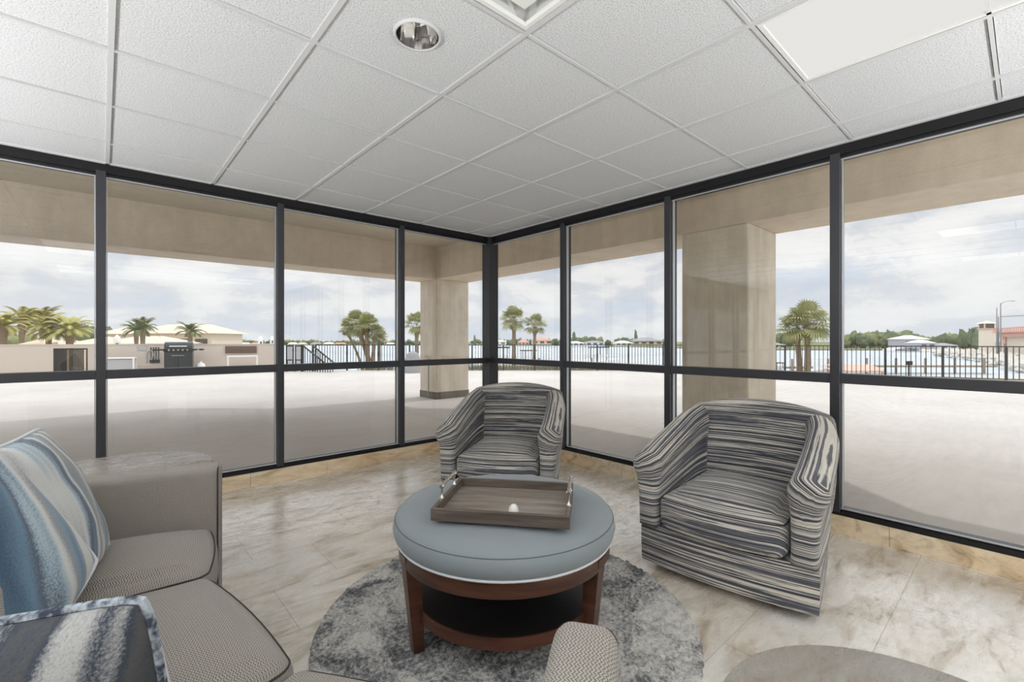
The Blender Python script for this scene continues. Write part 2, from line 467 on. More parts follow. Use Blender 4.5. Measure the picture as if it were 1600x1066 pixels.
# ceiling: recessed tiles, each a slab above the grid, with holes for fixtures
bt = MB(); bg_ = MB()
xs = [GX + k * GS for k in range(-10, 4)]; ys = [GY + k * GS for k in range(-9, 5)]
xl = [XB] + [x for x in xs if x > XB] + [XW]; yl = [YB] + [y for y in ys if y > YB] + [YW]
zt = ZC + 0.008
def is_skip(x, y):
    i = round((x - GX) / GS - 0.5); j = round((y - GY) / GS - 0.5)
    if i == -1 and j == -1: return True          # air diffuser
    if i == 1 and j in (-2, -3): return True     # troffer
    if i in (-3, -7) and j in (-2, -3): return True
    if i in (1, -3, -7) and j in (-6, -7): return True
    return False
DL = (0.935, 1.615)
gap = 0.0095
for i in range(len(xl) - 1):
    for j in range(len(yl) - 1):
        x0, x1, y0, y1 = xl[i], xl[i + 1], yl[j], yl[j + 1]
        if is_skip((x0 + x1) / 2, (y0 + y1) / 2): continue
        if x0 < DL[0] < x1 and y0 < DL[1] < y1:
            n = 48; r = 0.089; A = []; Bq = []
            for k in range(n):
                an = 2 * PI * k / n + PI / 4; ca, sa = math.cos(an), math.sin(an)
                A.append((DL[0] + r * ca, DL[1] + r * sa))
                ts = []
                if ca > 1e-9: ts.append((x1 - DL[0]) / ca)
                if ca < -1e-9: ts.append((x0 - DL[0]) / ca)
                if sa > 1e-9: ts.append((y1 - DL[1]) / sa)
                if sa < -1e-9: ts.append((y0 - DL[1]) / sa)
                tt = min(ts); Bq.append((DL[0] + tt * ca, DL[1] + tt * sa))
            R = [[(p[0], p[1], zt + 0.018) for p in A], [(p[0], p[1], zt) for p in A], [(p[0], p[1], zt) for p in Bq], [(p[0], p[1], zt + 0.018) for p in Bq]]
            bt.grid(R, wrapu=True, wrapv=True, flip=True)
            # fill the four corners
            for cx, cy in ((x0, y0), (x1, y0), (x1, y1), (x0, y1)):
                near = sorted(range(n), key=lambda k: (Bq[k][0] - cx) ** 2 + (Bq[k][1] - cy) ** 2)[:2]
                bt.add([(cx, cy, zt), (*Bq[near[0]], zt), (*Bq[near[1]], zt)], [(0, 1, 2)])
            continue
        bt.box(x0 + gap, x1 - gap, y0 + gap, y1 - gap, zt, zt + 0.018)
ce = struct(bt.build('ceiling', 'ceiling_tile', smooth=False))
bb = MB(); bb.box(XB, XW, YB, YW, ZC + 0.14, ZC + 0.17)
struct(bb.build('ceiling_plenum_cover', 'white_wall', ce, smooth=False))
hb = 0.0105
for x in xs:
    if x > XB: bg_.box(x - hb, x + hb, YB, YW, ZC - 0.002, ZC + 0.012)
for y in ys:
    if y > YB: bg_.box(XB, XW, y - hb * .62, y + hb * .62, ZC - 0.001, ZC + 0.0115)
bg_.box(XB, XW, YW - 0.02, YW, ZC - 0.002, ZC + 0.012); bg_.box(XW - 0.02, XW, YB, YW, ZC - 0.002, ZC + 0.012)
gr = struct(bg_.build('ceiling_grid', 'grid_white', ce, smooth=False))

# solid walls behind the viewer
b = MB(); b.box(XB - 0.12, XB, YB - 0.12, YW, 0, ZC + 0.2); struct(b.build('wall_west', 'white_wall', smooth=False))
b = MB(); b.box(XB, XW, YB - 0.12, YB, 0, ZC + 0.2); struct(b.build('wall_south', 'white_wall', smooth=False))
# spandrel above the glazing, outside
b = MB(); b.box(XB, XW + 0.13, YW + 0.02, YW + 0.13, ZC + 0.0, 3.06); struct(b.build('wall_north_spandrel', 'soffit_stucco', smooth=False))
b = MB(); b.box(XW + 0.02, XW + 0.13, YB, YW + 0.02, ZC + 0.0, 3.06); struct(b.build('wall_east_spandrel', 'soffit_stucco', smooth=False))

# travertine curbs under the glazing
CH = 0.112
b = MB(); x = XB
while x < XW:
    x2 = min(x + 0.61, XW); b.box(x + 0.0008, x2 - 0.0008, YW, YW + 0.12, 0.0, CH, bev=0.002); x = x2
struct(b.build('baseboard_north', 'travertine_curb', smooth=False))
b = MB(); y = YW
while y > YB:
    y2 = max(y - 0.61, YB); b.box(XW, XW + 0.12, y2 + 0.0008, y - 0.0008, 0.0, CH, bev=0.002); y = y2
struct(b.build('baseboard_east', 'travertine_curb', smooth=False))

# glazing: frame members run along an axis 's' with depth outwards
ZM, HR = 0.957, 0.030
def glazing(name, axis):
    root = struct(empty(name, (XW, YW, 0)))
    root['label'] = 'glazed wall of dark framed panes'
    L = (XW - XB) if axis == 'x' else (YW - YB)
    def bx(mb, s0, s1, d0, d1, z0, z1, bev=0.0):
        # s measured back from the corner, d outwards from the inner face
        if axis == 'x': mb.box(-s1, -s0, d0, d1, z0, z1, bev=bev)
        else: mb.box(d0, d1, -s1, -s0, z0, z1, bev=bev)
    pos = [1.132 * k for k in range(0, 9) if 1.132 * k < L]
    top0 = ZC - 0.062
    m_ = MB(); bx(m_, -0.04, L, 0.0, 0.105, top0, ZC - 0.004); bx(m_, -0.04, L, 0.012, 0.09, top0 - 0.018, top0)
    o = m_.build('top_rail', 'black_metal', root, smooth=False)
    m_ = MB(); bx(m_, -0.04, L, 0.012, 0.105, CH, CH + 0.030, ); bx(m_, 0, L, 0.03, 0.09, CH + 0.030, CH + 0.042)
    m_.build('bottom_rail', 'black_metal', root, smooth=False)
    m_ = MB()
    for z_ in (CH + 0.036, top0 - 0.028, ZM - HR + 0.000, ZM + HR - 0.008):
        bx(m_, 0.03, L, 0.024, 0.029, z_, z_ + 0.008)
    m_.build('glazing_bead', 'gasket', root, smooth=False)
    for k, p in enumerate(pos):
        m_ = MB()
        if k == 0:
            if axis == 'x': bx(m_, -0.035, 0.035, 0.0, 0.10, CH, ZC - 0.005)
            else: bx(m_, 0.0, 0.035, -0.035, 0.0, CH, ZC - 0.005); bx(m_, -0.03, 0.03, 0.0, 0.10, CH + 0.03, ZC - 0.06)
        else:
            bx(m_, p - 0.026, p + 0.026, -0.004, 0.105, CH + 0.02, ZC - 0.05, bev=0.002)
        m_.build('mullion', 'charcoal_metal', root, smooth=False)
        if k:
            g = MB()
            for sg in (-1, 1):
                bx(g, p + sg * 0.031 - 0.003, p + sg * 0.031 + 0.003, 0.03, 0.06, CH + 0.04, ZC - 0.08)
            g.build('mullion_bead', 'gasket', root, smooth=False)
        s0 = p + 0.026; s1 = (pos[k + 1] if k + 1 < len(pos) else L) - 0.026
        m_ = MB(); bx(m_, s0, s1, 0.0, 0.09, ZM - HR, ZM + HR, bev=0.002)
        m_.build('mid_rail', 'charcoal_metal', root, smooth=False)
        for z0, z1 in ((CH + 0.03, ZM - HR), (ZM + HR, top0)):
            m_ = MB(); bx(m_, s0, s1, 0.045, 0.053, z0, z1)
            m_.build('pane', 'glass', root, smooth=False)
    return root
glazing('window_1', 'x'); glazing('window_2', 'y')

# ------------------------------------------------------------------ outdoor structure
SL = [(7.18, 1.38), (7.18, 6.37), (3.12, 10.03), (-14, 10.03), (-14, -9), (6.41, -9), (6.41, 0.5)]
b = MB(); b.prism(SL, 3.06, 3.6); struct(b.build('ceiling_overhang_slab', 'soffit_stucco', smooth=False))
b = MB(); b.box(-14, 5.85, 7.97, 8.62, 2.43, 3.06); struct(b.build('trim_north_beam', 'beam_stucco', smooth=False))
b = MB(); b.box(5.05, 5.85, -9, 7.97, 2.43, 3.06); struct(b.build('trim_east_beam', 'beam_stucco', smooth=False))
def column(x0, x1, y0, y1, label):
    r = tag(empty('concrete_column', ((x0 + x1) / 2, (y0 + y1) / 2, 0)), label, 'column')
    hx, hy = (x1 - x0) / 2, (y1 - y0) / 2
    b = MB(); b.box(-hx, hx, -hy, hy, 0.0, 2.43, bev=0.012); b.build('shaft', 'column_stucco', r, smooth=False)
    b = MB(); b.box(-hx - 0.004, hx + 0.004, -hy - 0.004, hy + 0.004, 0.0, 0.14); b.build('base_band', 'column_base_band', r, smooth=False)
    return r
c1_ = column(5.05, 5.85, 7.97, 8.62, 'square stucco column at the far corner where both roof beams meet')
b = MB(); b.tube([(-0.41, -0.02, 0.02), (-0.41, -0.02, 0.80)], 0.012); b.tube([(-0.405, -0.02, 0.80), (-0.45, -0.06, 0.80), (-0.45, -0.06, 0.76)], 0.014); b.lathe([(0.0, 0), (0.03, 0.0), (0.03, 0.012), (0, 0.012)], (-0.43, 0.02, 0.85), 10)
b.build('water_tap', 'grey_panel', c1_)
column(5.05, 5.85, 1.96, 2.70, 'broad stucco column outside the windows behind the right swivel chair')
DK = [(3.50, -10), (21.9, -10), (21.9, -8.46), (15.6, 10.6), (5.26, 19.97), (-18.2, 24.7), (-18, 4.31), (3.50, 4.31)]
b = MB(); b.prism(DK, -1.0, -0.004)
b.box(3.40, 3.50, YB, 4.31, -0.2, 0.06); b.box(-6, 3.40, 4.22, 4.31, -0.2, 0.06)
struct(b.build('floor_terrace', 'deck_concrete', smooth=False))

# ================================================================== land, water
def ring(L):
    return [brg(800 + 720 * a, 1) for a in L]
def LF(L, F): return (L * CS + F * SN, -L * SN + F * CS)
b = MB()
b.prism([LF(-60, -5), LF(-10, 19.0) , LF(4.6, 18.9), LF(23, 8.5), LF(40, 6), LF(40, 22), LF(24, 30), LF(4, 33), LF(-17.5, 34), LF(-42, 80), LF(-140, 80), LF(-140, -5)][::-1], -2.2, -1.05)
struct(b.build('ground_shore', 'ground_sand', smooth=False))
b = MB(); b.add([LF(-900, -200), LF(900, -200), LF(900, 900), LF(-900, 900)] and [(*LF(-900, -100), -2.0), (*LF(900, -100), -2.0), (*LF(900, 900), -2.0), (*LF(-900, 900), -2.0)], [(0, 1, 2, 3)])
tag(b.build('bay_water', 'water', smooth=False), 'calm grey bay water between the terrace railing and the far shore', 'water', kind='stuff')
b = MB(); b.prism([LF(-600, 290), LF(20, 290), LF(60, 210), LF(75, 150), LF(170, 140), LF(300, 60), LF(900, 60), LF(900, 850), LF(-600, 850)], -2.4, -1.7)
struct(b.build('ground_far_shore', 'ground_green', smooth=False))

# ================================================================== fence, parapet
def fence(P, Q, npan, name, label, h=1.03, step=0.112):
    P = Vector((*P, 0)); Q = Vector((*Q, 0)); d = Q - P; Ln = d.length; rz = math.atan2(d.y, d.x)
    r = tag(empty(name, P, rz), label, 'fence')
    pl = Ln / npan
    for k in range(npan + 1):
        b = MB(); b.box(k * pl - 0.028, k * pl + 0.028, -0.028, 0.028, 0.0, h, bev=0.004); b.build('post', 'fence_dark', r, smooth=False)
    for k in range(npan):
        b = MB(); x0 = k * pl + 0.028; x1 = (k + 1) * pl - 0.028
        b.box(x0, x1, -0.022, 0.022, h - 0.03, h); b.box(x0, x1, -0.014, 0.014, 0.09, 0.115)
        n = max(2, int(round((x1 - x0) / step)))
        for j in range(1, n):
            x = x0 + (x1 - x0) * j / n; b.box(x - 0.009, x + 0.009, -0.009, 0.009, 0.11, h - 0.025)
        b.build('picket_panel', 'fence_dark', r, smooth=False)
    return r
CA, CBf = LF(-7.75, 18.2), LF(4.6, 18.2)
fence(CA, CBf, 10, 'metal_fence', 'dark picket railing along the terrace edge, left of the right-hand palm')
fence(CBf, LF(21.9, 8.25), 15, 'metal_fence', 'dark picket railing along the terrace edge at right, facing the bridge')

# parapet wall
pa, pb = Vector((*LF(-33, 4.75), 0)), Vector((*LF(-9.2, 18.6), 0))
gd = (pb - pa).normalized(); prz = math.atan2(gd.y, gd.x); PLn = (pb - pa).length
def onwall(u):                       # distance along the parapet for a bearing
    a = (u - 800) / 720.0
    la, fa = -33, 4.75; dl, df = (-9.2 + 33) / PLn, (18.6 - 4.75) / PLn
    return (a * fa - la) / (dl - a * df)
g0, g1 = onwall(83), onwall(137)
r = struct(empty('wall_parapet', pa, prz))
b = MB(); b.box(0, g0, 0, 0.2, 0, 1.03); b.box(g1, PLn, 0, 0.2, 0, 1.03); b.box(g0, g1, 0, 0.2, 0.93, 1.03) ; b.box(0, PLn, -0.02, 0.22, 1.03, 1.06)
struct(b.build('parapet_body', 'parapet_paint', r, smooth=False))
def W3(s, d, z=0): return pa + gd * s + Vector((gd.y, -gd.x, 0)) * d + Vector((0, 0, z))   # d towards the room
gt = tag(empty('metal_gate', W3(g0, -0.04), prz), 'dark metal picket gate set in the beige parapet wall', 'gate')
gw = g1 - g0
b = MB(); b.box(0.0, 0.05, 0, 0.05, 0, 0.925); b.box(gw - 0.05, gw, 0, 0.05, 0, 0.925); b.box(0.05, gw - 0.05, 0, 0.05, 0.88, 0.925); b.box(0.05, gw - 0.05, 0, 0.05, 0.05, 0.09)
b.build('gate_frame', 'fence_dark', gt, smooth=False)
b = MB(); b.box(0.05, 0.32, 0.015, 0.03, 0.09, 0.88); b.build('side_panel', 'fence_dark', gt, smooth=False)
b = MB()
for k in range(9):
    x = 0.38 + k * (gw - 0.48) / 9; b.box(x, x + 0.03, 0.01, 0.035, 0.09, 0.88)
b.build('pickets', 'fence_dark', gt, smooth=False)

# barbecue grill
s_ = onwall(284)
g = tag(empty('gas_grill', W3(s_, 0.75), prz), 'dark gas barbecue grill with a closed lid by the beige parapet', 'grill')
b = MB(); b.box(-0.40, 0.40, -0.28, 0.28, 0.10, 0.80, bev=0.015); b.build('cabinet', 'grill_dark', g, smooth=False)
b = MB(); b.box(-0.38, -0.005, -0.295, -0.28, 0.14, 0.76, bev=0.004); b.build('door', 'grill_dark', g, smooth=False)
b = MB(); b.box(0.005, 0.38, -0.295, -0.28, 0.14, 0.76, bev=0.004); b.build('door', 'grill_dark', g, smooth=False)
b = MB(); b.box(-0.18, 0.18, -0.33, -0.31, 0.655, 0.675); b.box(-0.18, -0.16, -0.31, -0.295, 0.655, 0.675); b.box(0.16, 0.18, -0.31, -0.295, 0.655, 0.675); b.build('door_handle', 'chrome', g, smooth=False)
b = MB(); b.box(-0.42, 0.42, -0.30, 0.28, 0.80, 0.90, bev=0.01); b.build('control_panel', 'black_metal', g, smooth=False)
b = MB(); R = []
for k in range(13):
    an = PI * k / 12; R.append([(-0.40, -0.27 * math.cos(an), 0.90 + 0.24 * math.sin(an) ** 0.7), (0.40, -0.27 * math.cos(an), 0.90 + 0.24 * math.sin(an) ** 0.7)])
b.grid(R); b.add([p[0] for p in R], [tuple(range(13))]); b.add([p[1] for p in R], [tuple(range(12, -1, -1))]); b.build('lid', 'grill_dark', g)
b = MB(); b.tube([(-0.25, -0.31, 0.985), (0.25, -0.31, 0.985)], 0.014); b.tube([(-0.23, -0.31, 0.985), (-0.23, -0.25, 0.985)], 0.01); b.tube([(0.23, -0.31, 0.985), (0.23, -0.25, 0.985)], 0.01); b.build('lid_handle', 'chrome', g)
for sg in (-1, 1):
    b = MB(); x0, x1 = (0.42, 0.72) if sg > 0 else (-0.72, -0.42)
    b.box(x0, x1, -0.26, 0.26, 0.84, 0.89, bev=0.008); b.build('side_shelf', 'black_metal', g, smooth=False)
for k in range(6):
    x = (-0.26, -0.13, 0.0, 0.13, 0.26, 0.58)[k]; b = MB(); b.tube([(x, -0.30, 0.855), (x, -0.335, 0.855)], 0.030, 12); b.build('knob', 'chrome', g)
for x in (-0.36, 0.36):
    for y in (-0.24, 0.24):
        b = MB(); b.tube([(x - 0.02, y, 0.05), (x + 0.02, y, 0.05)], 0.05, 12); b.box(x - 0.015, x + 0.015, y - 0.015, y + 0.015, 0.05, 0.10); b.build('caster', 'black_metal', g)
b = MB(); b.lathe([(0.0, 0), (0.13, 0.0), (0.15, 0.05), (0.15, 0.30), (0.12, 0.36), (0.05, 0.38), (0.05, 0.44), (0, 0.44)], n=20)
o = b.build('propane_tank', 'white_metal'); o.location = W3(s_ + 0.62, 0.72); tag(o, 'white propane tank standing right of the barbecue grill', 'tank')

# hanging grill tools
for k, u in enumerate((236, 240, 244, 248)):
    b = MB(); b.tube([(0, 0, 0), (0, 0, 0.32)], 0.012, 6); b.tube([(0, 0, 0.32), (0, -0.0, 0.44)], 0.02, 6); b.box(-0.035, 0.035, -0.006, 0.006, -0.12, 0.0)
    o = b.build('grill_tool', 'grill_dark'); o.location = W3(onwall(u), 0.03, 0.50); o.rotation_euler = (0, 0, prz)
    tag(o, 'dark barbecue tool hanging on the parapet left of the grill', 'grill tool', 'barbecue tools hanging on the parapet')
b = MB(); b.tube([(0, 0, 0.0), (0, 0, 0.3), (0.05, 0, 0.42), (0.16, 0, 0.42), (0.2, 0, 0.28), (0.14, 0, 0.10)], 0.02, 8)
o = b.build('water_hose', 'grey_panel'); o.location = W3(onwall(229), 0.035, 0.40); o.rotation_euler = (0, 0, prz)
tag(o, 'looped pale hose on the parapet left of the barbecue tools', 'hose')
b = MB(); b.box(-0.13, 0.13, 0, 0.012, 0, 0.17); o = b.build('wall_sign', 'grey_panel', smooth=False); o.location = W3(onwall(222), 0.02, 0.83); o.rotation_euler = (0, 0, prz)
tag(o, 'small pale rectangular sign on the parapet above the hose', 'sign')

# white-framed cabinet and white table
def wframe(name, u0, u1, z1, label, cat, panel):
    s0, s1 = onwall(u0), onwall(u1); r = tag(empty(name, W3(s0, 0.55), prz), label, cat); wd = s1 - s0
    b = MB(); b.box(0, wd, -0.45, 0.02, z1 - 0.04, z1); b.build('top', 'white_metal', r, smooth=False)
    for x in (0.0, wd - 0.05):
        for y in (-0.45, -0.03):
            b = MB(); b.box(x, x + 0.05, y, y + 0.05, 0, z1 - 0.04); b.build('leg', 'white_metal', r, smooth=False)
    if panel:
        b = MB(); b.box(0.05, wd - 0.05, -0.40, -0.02, 0.12, z1 - 0.06); b.build('cabinet_body', 'grey_panel', r, smooth=False)
    return r
wframe('patio_cabinet', 160, 219, 0.62, 'grey patio cabinet with a white frame against the parapet', 'cabinet', True)
wframe('patio_table', 356, 402, 0.62, 'white framed patio table at the right end of the parapet', 'table', False)
s0, s1 = onwall(352), onwall(401)
b = MB()
for k in range(4): b.box(0, s1 - s0, 0.0, 0.03, 0.70 + k * 0.068, 0.70 + k * 0.068 + 0.062)
for x in (0.1, s1 - s0 - 0.1): b.box(x - 0.02, x + 0.02, 0.03, 0.05, 0.72, 0.95)
o = b.build('wooden_board', 'brown_board', smooth=False); o.location = W3(s0, 0.06); o.rotation_euler = (0, 0, prz)
tag(o, 'brown slatted board hung on the parapet above the white table', 'board')

# ramp handrails and screens at the left end of the railing
def rail_run(P, Q, z0a, z0b, label, n):
    P = Vector((*P, 0)); Q = Vector((*Q, 0)); d = Q - P; r = tag(empty('stair_railing', P, math.atan2(d.y, d.x)), label, 'railing'); L_ = d.length
    b = MB(); b.tube([(0, 0, z0a), (L_, 0, z0b)], 0.03, 8); b.build('handrail', 'fence_dark', r)
    b = MB()
    for k in range(1, n):
        x = L_ * k / n; z = z0a + (z0b - z0a) * k / n; b.box(x - 0.01, x + 0.01, -0.01, 0.01, -0.004, z - 0.02)
    b.build('picket_panel', 'fence_dark', r, smooth=False)
    b = MB(); b.box(-0.03, 0.03, -0.03, 0.03, -0.004, z0a + 0.02); b.build('post', 'fence_dark', r, smooth=False)
rail_run(brg(473, 17.6), brg(520, 17.0), 1.0, 0.12, 'sloping dark handrail descending to the right beside the grey gate panels', 12)
rail_run(brg(489, 17.9), brg(524, 17.4), 0.98, 0.30, 'short sloping dark handrail touching the picket railing', 9)
for u0, u1 in ((447, 459), (461, 472)):
    P = Vector((*brg(u0, 17.6), 0)); Q = Vector((*brg(u1, 17.6), 0)); d = Q - P; r = empty('screen_panel', P, math.atan2(d.y, d.x)); L_ = d.length
    tag(r, 'grey mesh screen panel at the left end of the railing, ' + ('next to the parapet end' if u0 < 450 else 'next to the sloping handrail'), 'screen')
    b = MB(); b.box(0, 0.04, -0.02, 0.02, 0, 1.0); b.box(L_ - 0.04, L_, -0.02, 0.02, 0, 1.0); b.box(0, L_, -0.02, 0.02, 0.96, 1.0); b.box(0, L_, -0.02, 0.02, 0.42, 0.46); b.build('frame', 'fence_dark', r, smooth=False)
    b = MB(); b.box(0.04, L_ - 0.04, -0.006, 0.006, 0.46, 0.96); b.build('mesh_sheet', 'grey_panel', r, smooth=False)
    b = MB()
    for k in range(1, 5): b.box(L_ * k / 5 - 0.01, L_ * k / 5 + 0.01, -0.01, 0.01, 0.05, 0.42)
    b.build('pickets', 'fence_dark', r, smooth=False)
# covered thing by the column
b = MB(); R = []
for k, (f_, z) in enumerate(((1.0, 0.0), (0.98, 0.3), (0.9, 0.55), (0.62, 0.80), (0.2, 0.90), (0.02, 0.91))):
    R.append([(0.42 * f_ * math.cos(2 * PI * j / 20) * (1 + 0.05 * math.sin(3 * j)), 0.3 * f_ * math.sin(2 * PI * j / 20), z) for j in range(20)])
b.grid(R, wrapu=True, cap0=True, cap1=True); o = b.build('covered_grill', 'roof_grey'); o.scale = (0.8, 0.8, 0.88); o.location = (*brg(645, 17.0), 0)
tag(o, 'grey covered grill by the railing just left of the far corner column', 'grill')
# signboard at the right railing
p = brg(1420, 14.3); r = tag(empty('railing_sign', (*p, 0), -YAW - 0.4), 'small dark rectangular sign on a post behind the right railing', 'sign')
b = MB(); b.box(-0.02, 0.02, -0.02, 0.02, -1.0, 0.40); b.build('post', 'fence_dark', r, smooth=False)
b = MB(); b.box(-0.09, 0.09, -0.035, -0.02, 0.38, 0.51); b.build('sign_plate', 'fence_dark', r, smooth=False)
r.location = (*brg(1420, 15.2), 0.0)

# planting strip just beyond the rail
b = MB(); rnd = random.Random(5)
for k in range(1500):
    L_ = rnd.uniform(-6.2, 4.6); F_ = rnd.uniform(18.65, 19.9); x, y = LF(L_, F_); hgt = rnd.uniform(0.95, 1.35)
    for q in range(3):
        an = rnd.uniform(0, 2 * PI); dx, dy = math.cos(an) * 0.05, math.sin(an) * 0.05; lx, ly = rnd.uniform(-.2, .2), rnd.uniform(-.2, .2)
        b.add([(x - dx, y - dy, -1.05), (x + dx, y + dy, -1.05), (x + lx, y + ly, -1.05 + hgt)], [(0, 1, 2)])
tag(b.build('beach_grass', 'shrub', smooth=False), 'dry beach grass growing just beyond the picket railing', 'grass', kind='stuff')

# ================================================================== palms
rnd = random.Random(11)
def fan_crown(R, nl, seed, mi='leaf_fan', droop=0.4):
    rd = random.Random(seed); b = MB()
    for k in range(nl):
        az = rd.uniform(0, 2 * PI); el = math.radians(rd.choice([75, 60, 45, 30, 15, 0, -20, -38]) + rd.uniform(-8, 8))
        d = Vector((math.cos(az) * math.cos(el), math.sin(az) * math.cos(el), math.sin(el)))
        pl = R * rd.uniform(0.42, 0.6); c = d * pl
        side = d.cross(Vector((0, 0, 1)));
        if side.length < 0.1: side = Vector((1, 0, 0))
        side.normalize(); up = side.cross(d).normalized()
        w = side * 0.012 * R
        b.add([w, -w, c - w, c + w], [(0, 1, 2, 3)])
        nb = 15; fl_ = R * rd.uniform(0.42, 0.56)
        for j in range(nb):
            an = (j / (nb - 1) - 0.5) * math.radians(215)
            dd = (d * math.cos(an) + side * math.sin(an)).normalized()
            ss = (side * math.cos(an) - d * math.sin(an)) * (0.030 * R)
            mid = c + dd * fl_ * 0.6 + up * fl_ * 0.04
            tip = c + dd * fl_ + Vector((0, 0, -droop * fl_ * rd.uniform(0.35, 0.9)))
            b.add([c, mid - ss, tip, mid + ss], [(0, 1, 2, 3)])
    return b
def palm(name, u, F, crown_y, R, z0, label, seed, tw=0.15, lean=(0, 0), nl=34, leaf='leaf_fan', group=None):
    x, y = brg(u, F); zc = CAM_Z + (532 - crown_y) * F / 720.0
    r = tag(empty(name, (x - lean[0], y - lean[1], z0)), label, 'palm tree', group)
    h = zc - z0; P = []; rr = []
    for k in range(11):
        t_ = k / 10; P.append((lean[0] * t_ ** 1.5, lean[1] * t_ ** 1.5, h * t_ * 0.96)); rr.append(tw * (1.25 - 0.45 * min(1, t_ * 2)) * (1.35 if k >= 9 else 1) * (1 + 0.06 * (k % 2)))
    b = MB(); b.tube(P, rr, 10); b.build('trunk', 'trunk', r)
    b = fan_crown(R, nl, seed); o = b.build('crown', leaf, r, smooth=False); o.location = (lean[0], lean[1], h)
    b = fan_crown(R * 0.8, 7, seed + 50, droop=1.1); 
    o = b.build('dead_fronds', 'trunk', r, smooth=False); o.location = (lean[0], lean[1], h - 0.15 * R); o.rotation_euler = (PI, 0, 0.4); o.scale = (0.7, 0.7, 0.7)
    return r
SR = [(-1, 0), (1, 0)]
palm('fan_palm', 803, 30, 500, 1.08, -1.05, 'taller of the two fan palms right beside the glass corner', 1, 0.15)
palm('fan_palm', 836, 30, 508, 0.90, -1.05, 'shorter leaning fan palm of the pair just right of the glass corner', 2, 0.12, lean=(0.40, 0.3))
palm('fan_palm', 557, 29, 508, 1.12, -1.05, 'tallest fan palm of the cluster left of the far corner column', 3, 0.17, lean=(-0.8, 0.4), nl=46)
palm('fan_palm', 572, 28.2, 509, 0.95, -1.05, 'fan palm in the cluster, its crown merging right of the tallest', 4, 0.14, lean=(-0.1, 0.1))
palm('fan_palm', 586, 28.6, 522, 0.80, -1.05, 'lower fan palm near the right of the palm cluster by the railing', 5, 0.13, lean=(0.2, 0))
palm('fan_palm', 541, 29.6, 515, 0.66, -1.05, 'small crowned fan palm at the left of the palm cluster', 6, 0.09, lean=(-0.9, 0.5), nl=24)
palm('fan_palm', 593, 29.5, 527, 0.62, -1.05, 'smallest lowest fan palm at the right end of the palm cluster', 61, 0.10)
palm('fan_palm', 651, 27, 508, 0.95, -1.05, 'fan palm partly hidden by the left side of the corner column', 7, 0.13)
palm('fan_palm', 1262, 20.5, 505, 1.12, -1.05, 'large fan palm between the broad column and its neighbouring mullion, right trunk', 8, 0.14, nl=40, lean=(0.1, 0))
palm('fan_palm', 1245, 20.9, 515, 0.95, -1.05, 'fan palm with the left trunk, overlapping the large palm beside the broad column', 9, 0.14, lean=(-0.15, 0.1), nl=30)

def date_crown(R, nf, seed):
    rd = random.Random(seed); b = MB()
    for k in range(nf):
        az = rd.uniform(0, 2 * PI); el = math.radians(rd.uniform(-5, 80)); Lf = R * rd.uniform(0.85, 1.1)
        h = Vector((math.cos(az), math.sin(az), 0)); pts = []
        n = 12
        for j in range(n + 1):
            t_ = j / n; e = el - t_ * t_ * math.radians(75)
            p = (pts[-1] if pts else Vector((0, 0, 0))) + ((h * math.cos(e) + Vector((0, 0, 1)) * math.sin(e)) * (Lf / n) if j else Vector((0, 0, 0)))
            pts.append(p)
        sd = h.cross(Vector((0, 0, 1)))
        for j in range(1, n):
            ll = R * 0.26 * math.sin(PI * (0.12 + 0.83 * j / n)); d = (pts[j + 1] - pts[j]).normalized()
            for sg in (-1, 1):
                for q in (0.0, 0.5):
                    p = pts[j].lerp(pts[j + 1], q)
                    tip = p + (sd * sg * 0.75 + d * 0.6 + Vector((0, 0, -0.25))) * ll
                    b.add([p - d * 0.025 * R, tip, p + d * 0.025 * R], [(0, 1, 2)])
        b.tube([pts[0], pts[4], pts[8], pts[12]], [0.014 * R, 0.012 * R, 0.009 * R, 0.003 * R], 4)
    return b
def date_palm(u, F, cy, R, z0, label, seed, tw=0.2, nf=34, leaf='leaf_gold'):
    x, y = brg(u, F); zc = CAM_Z + (532 - cy) * F / 720.0; r = tag(empty('date_palm', (x, y, z0)), label, 'palm tree'); h = zc - z0
    b = MB(); b.tube([(0, 0, 0), (0, 0, h * .3), (0, 0, h * .6), (0, 0, h * 0.9), (0, 0, h)], [tw * 1.1, tw, tw, tw * 1.3, tw * 1.1], 10); b.build('trunk', 'trunk', r)
    o = date_crown(R, nf, seed).build('crown', leaf, r, smooth=False); o.location = (0, 0, h)
date_palm(5, 34, 509, 1.6, -1.05, 'feathery palm cut by the left edge of the picture', 21, 0.2, 36)
date_palm(34, 40, 503, 1.9, -1.05, 'tall pale feathery palm, second from the left edge', 22, 0.18, 30)
date_palm(66, 42, 506, 2.3, -1.05, 'broad grey-green feathery palm left of the gate', 23, 0.18, 34)
date_palm(76, 33, 517, 1.5, -1.05, 'low bushy golden-green palm directly behind the gate', 24, 0.15, 40)
date_palm(109, 33, 517, 1.75, -1.05, 'golden-green feathery palm above the gate, next to the first mullion', 25, 0.2, 44)
date_palm(213, 38, 516, 1.15, -1.05, 'green palm in front of the beige house roof, left of the pair there', 26, 0.14, 34, 'leaf_dark')
date_palm(223, 36, 514, 1.35, -1.05, 'green palm in front of the beige house roof, left of the grill', 27, 0.15, 40, 'leaf_dark')
date_palm(297, 36, 519, 1.20, -1.05, 'green palm rising directly behind the barbecue grill', 28, 0.14, 36, 'leaf_dark')

